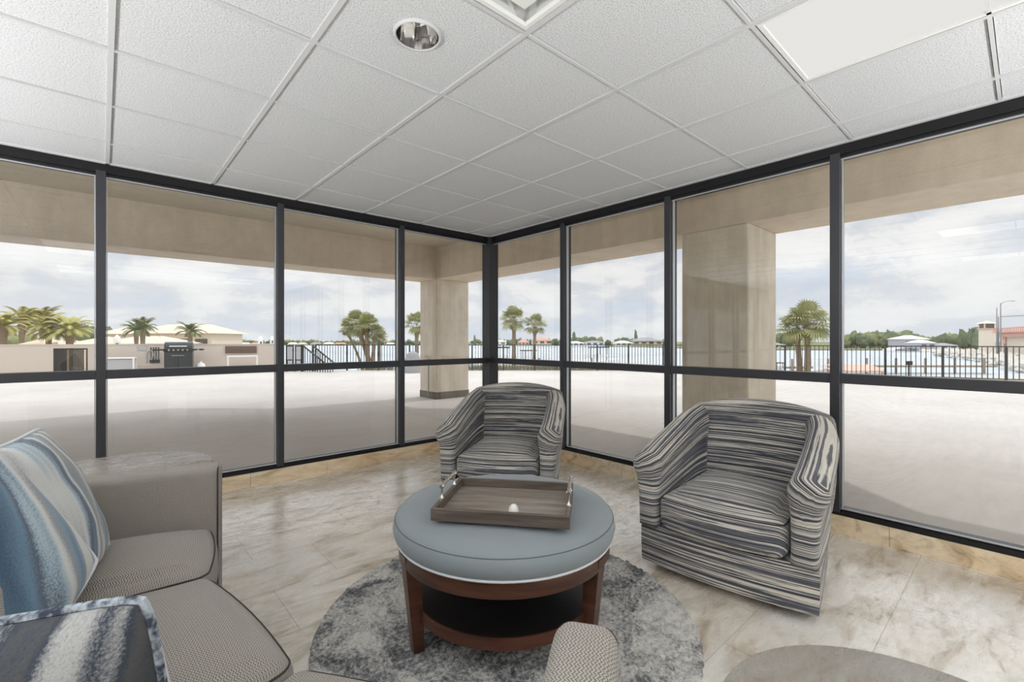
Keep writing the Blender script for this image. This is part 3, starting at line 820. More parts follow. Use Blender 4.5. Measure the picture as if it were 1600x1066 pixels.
# ================================================================== broadleaf trees
def blob(seed, fl_=0.62, n=5):
    rd = random.Random(seed); b = MB()
    for q in range(n):
        an = rd.uniform(0, 2 * PI); rr = rd.uniform(0.15, 0.62) if q else 0; c = Vector((rr * math.cos(an), rr * math.sin(an), 0.62 + rd.uniform(-.18, .24))); rad = rd.uniform(0.34, 0.5)
        R = []
        for i in range(15):
            th = PI * i / 14; row = []
            for j in range(20):
                ph = 2 * PI * j / 20; d = Vector((math.sin(th) * math.cos(ph), math.sin(th) * math.sin(ph), math.cos(th)))
                k = 1 + 0.42 * noise.noise(d * 2.4 + Vector((q * 3.1, seed, 0))) + 0.30 * noise.noise(d * 7 + Vector((seed, q, 2)))
                row.append(c + Vector((d.x, d.y, d.z * 0.85)) * rad * k)
            R.append(row)
        b.grid(R, wrapu=True, flip=True)
    return b
protos = []
for k in range(4):
    me_b = blob(31 + k); protos.append(me_b)
tree_me = {}
def tree(x, y, z0, h, wd, k, leaf, label, group=None):
    r = tag(empty('shade_tree', (x, y, z0), k * 1.3), label, 'tree', group)
    key = (k % 4, leaf)
    if key not in tree_me:
        o = protos[k % 4].build('foliage', leaf, r, smooth=True); tree_me[key] = o.data
    else:
        o = bpy.data.objects.new('foliage', tree_me[key]); COL.objects.link(o); o.parent = r
    o.scale = (wd, wd, h)
    if 'trunk' not in tree_me:
        b = MB(); b.tube([(0, 0, 0), (0.02, 0, 0.25), (0, 0, 0.6)], [0.08, 0.06, 0.04], 6); q = b.build('trunk', 'trunk', r); tree_me['trunk'] = q.data
    else:
        q = bpy.data.objects.new('trunk', tree_me['trunk']); COL.objects.link(q); q.parent = r
    q.scale = (h * .5, h * .5, h)
rd = random.Random(8)
def top(F, y): return CAM_Z + (532 - y) * F / 720.0
# near trees, left
for i, (u, F, ty, wd, lf, lb) in enumerate([(130, 52, 509, 1.9, 'foliage_c', 'dark rounded tree between the golden palm and the first mullion'),
        (143, 55, 511, 2.0, 'foliage_c', 'dark tree partly behind the first mullion from the left'), (18, 46, 525, 2.2, 'foliage_b', 'low green bush tree between the two leftmost palms'),
        (45, 50, 524, 1.7, 'foliage_b', 'low green bush tree just left of the broad grey-green palm'), (172, 75, 511, 1.6, 'foliage_c', 'small dark tree showing just right of the first mullion')]):
    tree(*brg(u, F), -1.05, (top(F, ty) + 1.05) / 1.12, wd, i, lf, lb)
# wooded shore right
def shore_tree(u, F, ty, i, lb, gp, lf, z0=-1.7, wf=0.62):
    h = (top(F, ty) - z0) / 1.12; tree(*brg(u, F), z0, h, h * wf, i, lf, lb, gp)
i = 0
prof = [(1212, 521), (1228, 522), (1322, 523), (1336, 519), (1350, 519), (1364, 519), (1378, 518), (1392, 518), (1405, 516), (1418, 520), (1430, 524),
        (1447, 527), (1460, 524), (1472, 521), (1484, 522), (1496, 524), (1508, 525), (1519, 524)]
for u, ty in prof:
    for q in range(2):
        lf = ('foliage_a', 'foliage_b', 'foliage_c')[(i * 7 + q) % 3]
        shore_tree(u + rd.uniform(-4, 4) + q * 7, 168 + q * 14 + rd.uniform(-6, 6), ty + rd.uniform(-1, 2) + (0 if q else 2), i, 'dense green tree in the wooded shore seen through the rightmost panes', 'trees of the wooded shore at right', lf); i += 1
shore_tree(1505, 150, 515, i, 'single taller tree sticking up just left of the bridge tower', None, 'foliage_c', wf=0.3); i += 1
shore_tree(1525, 140, 512, i, 'dark layered tree touching the left side of the bridge tower', None, 'foliage_c', wf=0.35); i += 1
prof2 = [(893, 529), (903, 527), (914, 525), (925, 526), (936, 528), (949, 531), (965, 528), (975, 527), (985, 530), (1000, 531), (1013, 531), (1026, 530), (1036, 531), (868, 529), (878, 529)]
for u, ty in prof2:
    lf = ('foliage_a', 'foliage_c')[i % 2]
    shore_tree(u, 240 + rd.uniform(-8, 8), ty + 0.5, i, 'dark green tree on the far shore between the corner and the broad column', 'trees on the far shore right of the corner', lf, wf=0.7); i += 1
for u, F, ty, lb in ((897, 236, 519, 'thin pointed conifer above the far shore, nearest the second mullion'), (994, 236, 519, 'tall pointed conifer standing dark above the far shore'), (742, 250, 524, 'pointed conifer between the corner column and the glass corner')):
    shore_tree(u, F, ty, i, lb, None, 'foliage_c', wf=0.16); i += 1
u = 333
while u < 790:
    if not (655 < u < 733):
        shore_tree(u, 300 + rd.uniform(-6, 10), 533.5 - rd.uniform(0, 2.6), i, 'tiny tree on the distant far shore left of the glass corner', 'tiny trees along the distant shore', ('foliage_a', 'foliage_b', 'foliage_c')[i % 3], z0=-1.7, wf=0.9); i += 1
    u += rd.uniform(5, 9)
for u in range(775, 866, 6):
    shore_tree(u, 262 + rd.uniform(-6, 6), 531 - rd.uniform(-1.5, 1.5), i, 'small tree on the far shore behind the two corner palms', 'trees behind the corner palms', ('foliage_a', 'foliage_c')[i % 2], wf=0.5); i += 1

# ================================================================== houses
def house(u, F, wd, dp, ztop_wall, zroof, z0, wall, roof, label, nw=2, rz=None, cat='house', hip=0.35):
    r = tag(empty('house', (*brg(u, F), z0), -YAW if rz is None else rz), label, cat)
    b = MB(); b.box(-wd / 2, wd / 2, 0, dp, 0, ztop_wall - z0); b.build('wall', wall, r, smooth=False)
    e = 0.05 * wd; zr = zroof - z0; zw = ztop_wall - z0
    b = MB(); V = [(-wd / 2 - e, -e, zw), (wd / 2 + e, -e, zw), (wd / 2 + e, dp + e, zw), (-wd / 2 - e, dp + e, zw), (-wd / 2 + wd * hip, dp / 2, zr), (wd / 2 - wd * hip, dp / 2, zr)]
    b.add(V, [(0, 1, 5, 4), (1, 2, 5), (2, 3, 4, 5), (3, 0, 4), (3, 2, 1, 0)]); b.build('roof', roof, r, smooth=False)
    for k in range(nw):
        x = (-0.5 + (k + 0.5) / nw) * wd; b = MB(); b.box(x - wd * 0.3 / nw, x + wd * 0.3 / nw, -0.06, 0.02, zw * 0.45, zw * 0.8); b.build('window', 'window_dark', r, smooth=False)
    return r
house(268, 52, 9.0, 6.0, top(52, 521), top(52, 506), -1.05, 'house_wall', 'roof_tile_beige', 'large beige hip-roofed house behind the barbecue grill', 4, hip=0.2)
house(205, 46, 6.6, 5.0, top(46, 537), top(46, 525), -1.05, 'house_wall', 'roof_tile_beige', 'low beige roof rising just above the parapet left of the grill', 2, hip=0.3)
house(178, 60, 5.0, 5.0, top(60, 522), top(60, 511), -1.05, 'house_wall', 'roof_tile_beige', 'beige roofed house directly right of the first mullion', 2)
house(143, 40, 4.0, 3.0, top(40, 537.5), top(40, 526), -1.05, 'house_wall', 'roof_tile_beige', 'beige gable roof peeking above the parapet behind the first mullion', 1, hip=0.45)
for u, lb in ((50, 'left'), (72, 'middle'), (93, 'right')):
    house(u, 36, 1.9, 1.6, top(36, 538), top(36, 529.5), -1.05, 'house_wall', 'roof_tile_beige', lb + ' of three small peaked pale roofs above the parapet, behind the palms', 1, hip=0.5, cat='pavilion')
def cupola(u, F, ty, wd, label):
    r = tag(empty('white_cupola', (*brg(u, F), -1.05)), label, 'cupola'); zt_ = top(F, ty) + 1.05
    b = MB(); b.box(-wd / 2, wd / 2, -wd / 2, wd / 2, 0, zt_ - wd * 1.2); b.build('tower', 'house_white', r, smooth=False)
    b = MB(); b.lathe([(wd * .55, zt_ - wd * 1.2), (wd * .5, zt_ - wd * .6), (wd * .2, zt_ - wd * .15), (0.0, zt_)], n=8); b.build('roof', 'roof_white', r, smooth=False)
    b = MB(); b.box(-wd * .2, wd * .2, -wd / 2 - .03, -wd / 2 + 0.01, zt_ - wd * 2.4, zt_ - wd * 1.5); b.build('window', 'window_dark', r, smooth=False)
cupola(183, 34, 523, 0.42, 'small white cupola above the parapet right of the first mullion')
cupola(318, 60, 521, 0.45, 'slim white cupola at the right end of the beige house')
cupola(407, 120, 525, 1.0, 'white pointed cupola far behind the brown board')
cupola(425, 120, 525, 0.8, 'white cupola far away beside the second mullion')
house(330, 70, 4.0, 4.0, top(70, 538), top(70, 534), -1.05, 'house_white', 'roof_white', 'low white roofed house right of the beige house', 1)
hs = [(352, 'roof_tile_beige'), (378, 'roof_white'), (398, 'roof_orange'), (455, 'roof_white'), (470, 'roof_tile_beige'), (492, 'roof_grey'), (512, 'roof_white'), (530, 'roof_orange'), (609, 'roof_white'), (622, 'roof_grey')]
rf_n = {'roof_tile_beige': 'beige', 'roof_white': 'white', 'roof_orange': 'orange', 'roof_grey': 'grey'}
pl_n = {352: 'above the left part of the parapet past the grill', 378: 'above the brown board on the parapet', 398: 'above the right end of the brown board', 455: 'just right of the second mullion', 470: 'above the grey screen panels',
        492: 'above the sloping handrail', 512: 'left of the palm cluster', 530: 'right beside the palm cluster on its left', 609: 'right of the palm cluster', 622: 'left of the third mullion'}
for u, rf in hs:
    house(u, 288, rd.uniform(4, 6.5), 5, top(288, 537.6), top(288, 535.8 - rd.uniform(0, .6)), -1.7, 'house_wall', rf, 'tiny distant %s roofed house, %s' % (rf_n[rf], pl_n[u]), 2, hip=0.06)
house(847, 250, 11, 8, top(250, 532), top(250, 527.5), -1.7, 'house_wall', 'roof_orange', 'orange roofed waterfront house right of the two corner palms', 3)
house(818, 252, 6, 6, top(250, 535), top(250, 530.5), -1.7, 'house_wall', 'roof_orange', 'pinkish orange roofed house between the two corner palms', 3)
house(781, 250, 7, 6, top(250, 534), top(250, 531), -1.7, 'house_white', 'roof_tile_beige', 'pale house immediately right of the glass corner', 2)
house(900, 225, 8, 6, top(225, 536), top(225, 533.5), -1.7, 'house_white', 'roof_white', 'low white house at the water right of the second right-hand mullion', 3)
house(930, 225, 9, 6, top(225, 535), top(225, 532.5), -1.7, 'house_white', 'roof_grey', 'grey roofed white waterfront house below the rounded trees', 3)
house(975, 225, 8, 6, top(225, 536), top(225, 532.5), -1.7, 'house_white', 'roof_white', 'white waterfront house left of the tall pointed conifer', 3)
house(1012, 230, 15, 8, top(230, 533), top(230, 527.5), -1.7, 'house_wall', 'roof_grey', 'wide grey roofed house right of the tall pointed conifer', 4)
house(1432, 140, 7.5, 6, top(140, 530), top(140, 524), -1.7, 'house_grey', 'roof_white', 'white roofed two-storey house in front of the wooded shore', 4)
house(1450, 132, 4.5, 5, top(132, 536), top(132, 531), -1.7, 'house_grey', 'roof_white', 'smaller white roofed house attached right of the two-storey one', 2)
house(1483, 140, 5.5, 5, top(140, 540), top(140, 536), -1.7, 'house_white', 'roof_grey', 'low grey roofed house at the foot of the trees left of the tower', 2)
house(1218, 150, 4.0, 5, top(150, 539), top(150, 536), -1.7, 'house_wall', 'roof_grey', 'low brownish house beside the edge of the broad column', 2)
# white arched boat house
b = MB(); R = []
for k in range(13):
    an = PI * k / 12; R.append([(-3.6 * math.cos(an), y, 0.25 + 0.6 * math.sin(an)) for y in (0, 4)])
b.grid(R); b.box(-3.6, -3.3, 0, 4, 0, .3); b.box(3.3, 3.6, 0, 4, 0, .3); b.box(-3.3, 3.3, 3.8, 4, 0, 0.3)
o = b.build('boat_house', 'house_white'); o.location = (*brg(1418, 126), -1.7); o.rotation_euler = (0, 0, -YAW); tag(o, 'white arched boat house at the water below the two-storey house', 'boat house')

# ------------------------------------------------------------------ bridge
tw = tag(empty('bridge_tower', (*brg(1542, 105), -2.0), -YAW - 0.3), 'cream bridge tender tower with a pyramid roof left of the pink bridge', 'tower')
zt_ = lambda y: top(105, y) + 2.0
b = MB(); b.box(-1.0, 1.0, -1.0, 1.0, 0, zt_(515), bev=0.03); b.build('shaft', 'cream_concrete', tw, smooth=False)
b = MB(); b.box(-1.2, 1.2, -1.2, 1.2, zt_(515), zt_(513)); b.build('ledge', 'pink_concrete', tw, smooth=False)
for sx_ in (-1, 1):
    for sy_ in (-1, 1):
        b = MB(); b.box(sx_ * 0.9 - .1, sx_ * 0.9 + .1, sy_ * 0.9 - .1, sy_ * 0.9 + .1, zt_(513), zt_(506)); b.build('corner_post', 'cream_concrete', tw, smooth=False)
b = MB(); b.box(-.84, .84, -.84, .84, zt_(513), zt_(506)); b.build('window_band', 'window_dark', tw, smooth=False)
b = MB(); z0_, z1_ = zt_(506), zt_(501); b.add([(-1.5, -1.5, z0_), (1.5, -1.5, z0_), (1.5, 1.5, z0_), (-1.5, 1.5, z0_), (0, 0, z1_)], [(0, 1, 4), (1, 2, 4), (2, 3, 4), (3, 0, 4), (3, 2, 1, 0)]); b.build('roof', 'roof_tile_beige', tw, smooth=False)
br = tag(empty('road_bridge', (*brg(1556, 96), -2.0), 0), 'pink and cream concrete road bridge entering at the right edge', 'bridge')
P0 = Vector((*brg(1556, 96), 0)); P1 = Vector((*brg(1760, 52), 0)); dd = P1 - P0; Lb = dd.length; br.rotation_euler = (0, 0, math.atan2(dd.y, dd.x))
zb = top(96, 523) + 2.0
b = MB(); b.box(0, Lb, 0, 6, zb - 0.5, zb + 0.3); b.box(-0.4, Lb, -0.5, 6.4, zb + 0.3, zb + 0.55); b.build('deck', 'pink_concrete', br, smooth=False)
b = MB(); b.box(0, Lb, -0.35, -0.2, zb + 1.15, zb + 1.25); n = 46
for k in range(n + 1): b.box(Lb * k / n - .07, Lb * k / n + .07, -0.35, -0.2, zb + 0.55, zb + 1.15)
b.build('balustrade', 'pink_concrete', br, smooth=False)
b = MB(); b.box(4, Lb, 0.8, 5.5, 0, zb - 0.5); b.build('abutment', 'cream_concrete', br, smooth=False)
b = MB(); b.box(0.3, 1.3, 0.8, 5.5, 0, zb - 0.5); b.build('pier', 'cream_concrete', br, smooth=False)
b = MB(); b.box(1.5, 3.8, 0.6, 5.5, zb - 1.9, zb - 0.5); b.build('machine_housing', 'pink_concrete', br, smooth=False)
lp = tag(empty('street_lamp', (*brg(1563.5, 88), -1.9), -YAW), 'tall street lamp with a long curved arm over the pink bridge', 'street lamp')
hh = top(88, 474) + 1.9; b = MB(); b.tube([(0, 0, 0), (0, 0, hh)], [0.14, 0.08], 8); b.build('pole', 'roof_grey', lp)
b = MB(); b.tube([(0, 0, hh - .3), (0.5, 0, hh + .2), (1.5, 0, hh + .45), (2.3, 0, hh + .45)], 0.05, 6); b.box(2.2, 2.7, -.1, .1, hh + .36, hh + .46); b.build('lamp_arm', 'roof_grey', lp)
for u, ty, lb in ((1557.5, 481, 'thin utility pole directly left of the tall street lamp'), (1560, 495, 'short thin pole between the street lamp and the tower')):
    h2 = top(92, ty) + 1.9; b = MB(); b.tube([(0, 0, 0), (0, 0, h2)], [0.13, 0.08], 6); o = b.build('utility_pole', 'roof_grey'); o.location = (*brg(u, 92), -1.9); tag(o, lb, 'pole')
b = MB(); a_ = Vector((*brg(1564.5, 88), top(88, 495))); c_ = Vector((*brg(1760, 60), top(60, 484))); b.tube([a_, c_], 0.09, 6); o = b.build('traffic_gantry', 'roof_grey'); tag(o, 'horizontal signal arm reaching right from the street lamp', 'signal arm')
# riprap
rd = random.Random(3)
b = MB()
for k in range(420):
    t_ = rd.random(); F_ = 44 + 52 * t_; a = (1600 + (1450 - 1600) * t_ - 800) / 720 + rd.uniform(-0.01, 0.10); x, y = polar(a, F_); s = rd.uniform(0.3, 0.8); z = -1.9 + rd.uniform(0, 0.9)
    V = [(x + s * rd.uniform(.6, 1) * ax, y + s * rd.uniform(.6, 1) * ay, z + s * .7 * az) for ax, ay, az in ((1, 0, 0), (-1, 0, 0), (0, 1, 0), (0, -1, 0), (.1, .1, 1), (0, 0, -1))]
    b.add(V, [(0, 2, 4), (2, 1, 4), (1, 3, 4), (3, 0, 4), (2, 0, 5), (1, 2, 5), (3, 1, 5), (0, 3, 5)])
tag(b.build('riprap_rocks', 'rock', smooth=False), 'bank of pale riprap rocks below the pink bridge', 'rocks', kind='stuff')
b = MB()
for k in range(260):
    F_ = 128 + rd.uniform(-2, 2); u = rd.uniform(1440, 1560); x, y = brg(u, F_); s = rd.uniform(0.4, 1.0); z = -1.9
    V = [(x + s * ax, y + s * ay, z + s * .8 * az) for ax, ay, az in ((1, 0, 0), (-1, 0, 0), (0, 1, 0), (0, -1, 0), (.1, .1, 1), (0, 0, -1))]
    b.add(V, [(0, 2, 4), (2, 1, 4), (1, 3, 4), (3, 0, 4), (2, 0, 5), (1, 2, 5), (3, 1, 5), (0, 3, 5)])
tag(b.build('riprap_rocks', 'rock', smooth=False), 'line of rocks along the water left of the bridge tower', 'rocks', kind='stuff')

# ------------------------------------------------------------------ docks and boats
def dock(u, F, Ld, wd, label, rz=0.0, piles=5):
    r = tag(empty('boat_dock', (*brg(u, F), -1.3), -YAW + rz), label, 'dock')
    b = MB(); b.box(0, Ld, 0, wd, -0.08, 0.06); b.build('walkway', 'wood_pile', r, smooth=False)
    for k in range(piles):
        b = MB(); b.tube([(Ld * (k + .5) / piles, -0.1, -1.2), (Ld * (k + .5) / piles, -0.1, 0.8)], 0.10, 8); b.build('pile', 'wood_pile', r)
dock(740, 44, 12.5, 1.2, 'wooden boat dock behind the railing below the corner palms')
dock(1330, 44, 14, 1.4, 'long wooden dock behind the right railing')
dock(1195, 42, 6.5, 1.2, 'short wooden dock behind the large palm beside the broad column', piles=4)
def boat(u, F, Lb_, label, hull='boat_white', rz=0.0, top_='boat_white'):
    r = tag(empty('motor_boat', (*brg(u, F), -1.95), -YAW + rz), label, 'boat')
    b = MB(); R = []
    for k in range(9):
        t_ = k / 8; hw = 0.16 * Lb_ * (1 - max(0, t_ - .5) ** 2 * 3.6); x = (t_ - .5) * Lb_; sh = 0.14 * Lb_ * (1 + 0.35 * t_)
        R.append([(x, -hw, sh), (x, -hw * .8, 0.25 * sh), (x, 0, -.1), (x, hw * .8, .25 * sh), (x, hw, sh)])
    b.grid(R, cap0=True, cap1=True); b.add([p for r_ in R for p in (r_[0], r_[4])], [(2 * k, 2 * k + 1, 2 * k + 3, 2 * k + 2) for k in range(8)]); b.build('hull', hull, r)
    b = MB(); z0_ = .17 * Lb_; b.box(-.12 * Lb_, .1 * Lb_, -.08 * Lb_, .08 * Lb_, z0_ - .1, z0_ + .10 * Lb_, bev=0.05); b.build('cabin', 'boat_white', r, smooth=False)
    b = MB(); b.box(-.2 * Lb_, .12 * Lb_, -.11 * Lb_, .11 * Lb_, z0_ + .22 * Lb_, z0_ + .24 * Lb_)
    for sx_ in (-.16, .08):
        for sy_ in (-.09, .09): b.box(sx_ * Lb_ - .02, sx_ * Lb_ + .02, sy_ * Lb_ - .02, sy_ * Lb_ + .02, z0_ - .1, z0_ + .22 * Lb_)
    b.build('canopy', top_, r, smooth=False)
boat(752, 50, 5, 'white motor boat between the corner column and the glass corner', rz=0.5)
boat(786, 48, 6, 'white motor boat with a dark canopy behind the taller corner palm', top_='fence_dark')
boat(828, 52, 5, 'white motor boat with a dark canopy between the two corner palms', rz=0.4, top_='fence_dark')
boat(857, 52, 5, 'white motor boat just left of the second right-hand mullion', rz=-0.2)
boat(905, 50, 6.5, 'larger white motor boat right of the second right-hand mullion', rz=0.1)
boat(938, 50, 6, 'white motor boat with dark blue canopy near the middle of the railing', rz=0.6, top_='boat_blue')
boat(958, 46, 4, 'small white skiff at the right end of the moored boats', rz=-0.4)
boat(1282, 40, 4.0, 'small white boat right of the large palm beside the broad column', rz=0.2)
boat(1218, 40, 3.0, 'small dark boat left of the large palm beside the broad column', hull='boat_blue', rz=1.2, top_='fence_dark')
b = MB(); b.prism([(0, 0), (3.2, 0), (3.6, 2.2), (0, 2.6)], 0, 0.12); 
b.add([(0, 0, .12), (3.2, 0, .12), (3.6, 2.2, .5), (0, 2.6, .5)], [(0, 1, 2, 3)])
for q in ((.2, .2), (3.0, .2), (.2, 2.3), (3.2, 2.0)): b.box(q[0] - .05, q[0] + .05, q[1] - .05, q[1] + .05, -1.0, 0.02)
o = b.build('dock_canopy', 'salmon', smooth=False); o.location = (*brg(1322, 36), -1.3); o.rotation_euler = (0, 0, -YAW); tag(o, 'salmon pink dock canopy at the bottom of the rightmost upper pane', 'canopy')

# ================================================================== FURNITURE
# ---- quad cushion: maps a rounded box onto a floor quad
def cushion_bm(Q, z0, z1, rad=0.05, crown=0.03, nx=22, ny=20, uvo=(0, 0), bow=0.0):
    """Q = front-left, front-right, back-right, back-left corners"""
    Q = [Vector((*q, 0)) for q in Q]
    wx = ((Q[1] - Q[0]).length + (Q[2] - Q[3]).length) / 2; wy = ((Q[3] - Q[0]).length + (Q[2] - Q[1]).length) / 2
    h = (z1 - z0) / 2; zc_ = (z0 + z1) / 2; rad = min(rad, h * 0.98)
    prof = []
    for k in range(7): a = -PI / 2 + PI / 2 * k / 6; prof.append((1, rad * (1 - math.cos(a)), -h + rad * (1 + math.sin(a))))
    for k in range(1, 7): a = PI / 2 * k / 6; prof.append((1, rad * (1 - math.cos(a)), h - rad * (1 - math.sin(a))))
    def outline(ins):
        cr = 0.045; pts = []
        X0, X1, Y0, Y1 = ins, wx - ins, ins, wy - ins; c = max(cr - ins, 0.006)
        def arc(cx, cy, a0):
            for k in range(5):
                a = a0 + PI / 2 * k / 4; pts.append((cx + c * math.cos(a), cy + c * math.sin(a)))
        def seg(p, q, n):
            for k in range(1, n): pts.append((p[0] + (q[0] - p[0]) * k / n, p[1] + (q[1] - p[1]) * k / n))
        arc(X1 - c, Y0 + c, -PI / 2); seg((X1, Y0 + c), (X1, Y1 - c), 8)
        arc(X1 - c, Y1 - c, 0); seg((X1 - c, Y1), (X0 + c, Y1), 8)
        arc(X0 + c, Y1 - c, PI / 2); seg((X0, Y1 - c), (X0, Y0 + c), 8)
        arc(X0 + c, Y0 + c, PI); seg((X0 + c, Y0), (X1 - c, Y0), 8)
        return pts
    def mp(x, y, z):
        s, t_ = x / wx, y / wy
        p = Q[0] * (1 - s) * (1 - t_) + Q[1] * s * (1 - t_) + Q[2] * s * t_ + Q[3] * (1 - s) * t_
        if bow:
            d = (Q[0] - Q[3]).normalized(); p = p + d * bow * (1 - t_) * (1 - (2 * s - 1) ** 2)
        return Vector((p.x, p.y, zc_ + z))
    def crn(x, y): return crown * (max(0, 1 - (2 * x / wx - 1) ** 2) ** 0.85) * (max(0, 1 - (2 * y / wy - 1) ** 2) ** 0.85)
    R = []; U = []
    for _, ins, z in prof:
        o_ = outline(ins); R.append([mp(x, y, z) for x, y in o_]); U.append([(x + uvo[0], y + (z - h) * 1.0 + uvo[1]) for x, y in o_])
    for ti in range(1, 11):
        f = 1 - ti / 10.0; o_ = outline(rad); row = []; ur = []
        for x, y in o_:
            x2 = wx / 2 + (x - wx / 2) * f; y2 = wy / 2 + (y - wy / 2) * f
            row.append(mp(x2, y2, h + crn(x2, y2))); ur.append((x2 + uvo[0], y2 + uvo[1]))
        R.append(row); U.append(ur)
    b = MB(); b.grid(R, wrapu=True, uv=U, cap0=True)
    pip = [mp(x, y, h - rad * 0.38) for x, y in outline(rad * 0.20)]
    return b, pip

# ------------------------------------------------------------------ swivel chair
def make_chair():
    r = empty('swivel_chair')
    st = 'striped_chenille'
    HW = 0.395
    # plan of skirt: front bowed, back rounded
    def plan(g):
        P = []
        for k in range(17):
            s = k / 16; x = -HW + 2 * HW * s; P.append((x * (1 + g), -0.035 * (1 - (2 * s - 1) ** 2) - g * 0.3))
        for k in range(1, 9): P.append(((HW - 0.035 * k / 8) * (1 + g), 0.50 * k / 8))
        for k in range(1, 20):
            a = PI * k / 20; P.append(((HW - 0.035) * (1 + g) * math.cos(a), 0.50 + 0.245 * (math.sin(a) ** 0.75)))
        for k in range(8, 0, -1): P.append((-(HW - 0.035 * k / 8) * (1 + g), 0.50 * k / 8))
        return P
    zs = [0.040, 0.045, 0.09, 0.15, 0.20, 0.240, 0.243]; gs = [-0.03, -0.008, -0.003, 0.0, 0.0, -0.004, -0.03]
    R = []; U = []
    for z, g_ in zip(zs, gs):
        P = plan(g_); s = 0; uu = []
        for k, p in enumerate(P):
            if k: s += math.hypot(p[0] - P[k - 1][0], p[1] - P[k - 1][1])
            uu.append((s, z))
        R.append([(x, y, z) for x, y in P]); U.append(uu)
    b = MB(); b.grid(R, wrapu=True, uv=U, cap0=True, cap1=True); b.build('skirt', st, r, uv=True)
    # arm
    def arm(sg):
        path = []; n = 22
        for k in range(n + 1):
            t_ = k / n; y = -0.01 + 0.61 * t_; x = 0.348 - 0.020 * t_ ** 2 - (0.02 * max(0, (t_ - .75) / .25) ** 2); ztop = 0.615 + 0.185 * (t_ ** 1.05) ; path.append((x, y, ztop, t_))
        R = []; U = []
        base = [(-0.058, 0.0), (-0.056, 0.35), (-0.060, 0.62), (-0.070, 0.80), (-0.066, 0.90), (-0.045, 0.97), (-0.010, 1.0), (0.035, 0.985), (0.070, 0.93), (0.086, 0.85), (0.080, 0.76), (0.062, 0.66), (0.052, 0.50), (0.047, 0.25), (0.045, 0.0)]
        def cr(pts, m=3):
            out = []
            for i in range(len(pts) - 1):
                p0 = pts[max(i - 1, 0)]; p1 = pts[i]; p2 = pts[i + 1]; p3 = pts[min(i + 2, len(pts) - 1)]
                for j in range(m):
                    u = j / m
                    out.append(tuple(0.5 * (2 * p1[q] + (p2[q] - p0[q]) * u + (2 * p0[q] - 5 * p1[q] + 4 * p2[q] - p3[q]) * u * u + (-p0[q] + 3 * p1[q] - 3 * p2[q] + p3[q]) * u ** 3) for q in (0, 1)))
            out.append(pts[-1]); return out
        bs = cr(base)
        ext = [(-0.040, 0.45), (-0.037, 0.64), (-0.030, 0.80), (-0.020, 0.91), (-0.008, 0.975)]
        seq = [(path[0], sc, dy) for dy, sc in ext] + [(p, 1.0, 0) for p in path] + [(path[-1], 0.8, 0.03)]
        sref = None
        for (x, y, ztop, t_), sc, dy in seq:
            yy = y + dy; al = yy
            zb_ = 0.236; H_ = ztop - zb_; row = []; cen = 0.0; s = 0; last = None
            wf = 1.0 - 0.12 * t_
            if sref is None:
                sref = [0.24]
                for q in range(1, len(bs)): sref.append(sref[-1] + math.hypot(bs[q][0] - bs[q - 1][0], (bs[q][1] - bs[q - 1][1]) * 0.40))
            ur = []
            for o_, h_ in bs:
                oo = cen + (o_ - cen) * sc * wf; zz_ = zb_ + H_ * (h_ if sc == 1 else (0.5 + (h_ - 0.5) * (0.75 + 0.25 * sc)))
                zz_ = max(zz_, zb_)
                row.append(((x + oo) * sg, yy, zz_)); ur.append((al, 0.24 + (zz_ - 0.24) * (0.385 / (ztop - 0.24)) + 0.75 * max(0.0, oo + 0.066) * min(1.0, max(0.0, (h_ - 0.6) / 0.3)) * (1 if o_ < 0.07 else 1)))
            R.append(row); U.append(ur)
        b = MB(); b.grid(R, uv=U, wrapu=True, cap0=True, cap1=True, flip=(sg > 0)); return b
    for sg in (-1, 1):
        arm(sg).build('arm', st, r, uv=True)
        # welt around the arm front
    # backrest
    R = []; U = []; n = 26
    for k in range(n + 1):
        s = -1 + 2 * k / n; ang = s
        x = 0.335 * s; yb = 0.585 + 0.065 * (1 - s * s) ; ztop = 0.795 + 0.055 * (1 - abs(s) ** 2.2)
        dxn = -s * 0.35; nrm = Vector((s * 0.45, 1, 0)).normalized()
        pr = [(-0.010, 0.236), (-0.012, 0.42), (0.010, 0.60), (0.022, 0.72), (0.034, ztop - 0.035), (0.055, ztop - 0.008), (0.085, ztop), (0.120, ztop - 0.02), (0.142, ztop - 0.07), (0.142, 0.60), (0.13, 0.45), (0.115, 0.236)]
        row = []; ur = []; acc = 0.236; last = None
        for d_, z in pr:
            p = Vector((x, yb, 0)) + nrm * d_
            if last: acc += math.hypot(d_ - last[0], z - last[1])
            last = (d_, z); row.append((p.x, p.y, z)); ur.append((x, acc))
        R.append(row); U.append(ur)
    b = MB(); b.grid(R, uv=U, wrapu=True, cap0=True, cap1=True, flip=True); subsurf(b.build('backrest', st, r, uv=True, smooth=True), 1)
    # inside seams where arms meet back
    # seat cushion
    b, pip = cushion_bm([(-0.285, -0.045), (0.285, -0.045), (0.275, 0.59), (-0.275, 0.59)], 0.246, 0.420, 0.055, 0.045, bow=0.045)
    cu = b.build('seat_cushion', st, r, uv=True)
    p = MB(); p.tube(pip, 0.0035, 6, closed=True); p.build('piping', 'seam_dark', cu)
    b = MB(); b.lathe([(0.0, 0.0), (0.27, 0.0), (0.27, 0.02), (0.23, 0.045), (0.0, 0.045)], (0, 0.36, 0), 32); b.build('swivel_base', 'dark_plinth', r)
    return r
ch1 = make_chair()
tag(ch1, 'striped swivel chair in the glass corner behind the tray', 'swivel chair', 'striped swivel chairs')
ch2 = copy_tree(ch1)
tag(ch2, 'striped swivel chair at right, larger in view, beside the rug', 'swivel chair', 'striped swivel chairs')
def place(o, fx, fy, yaw): o.location = (fx, fy, 0); o.rotation_euler = (0, 0, yaw)
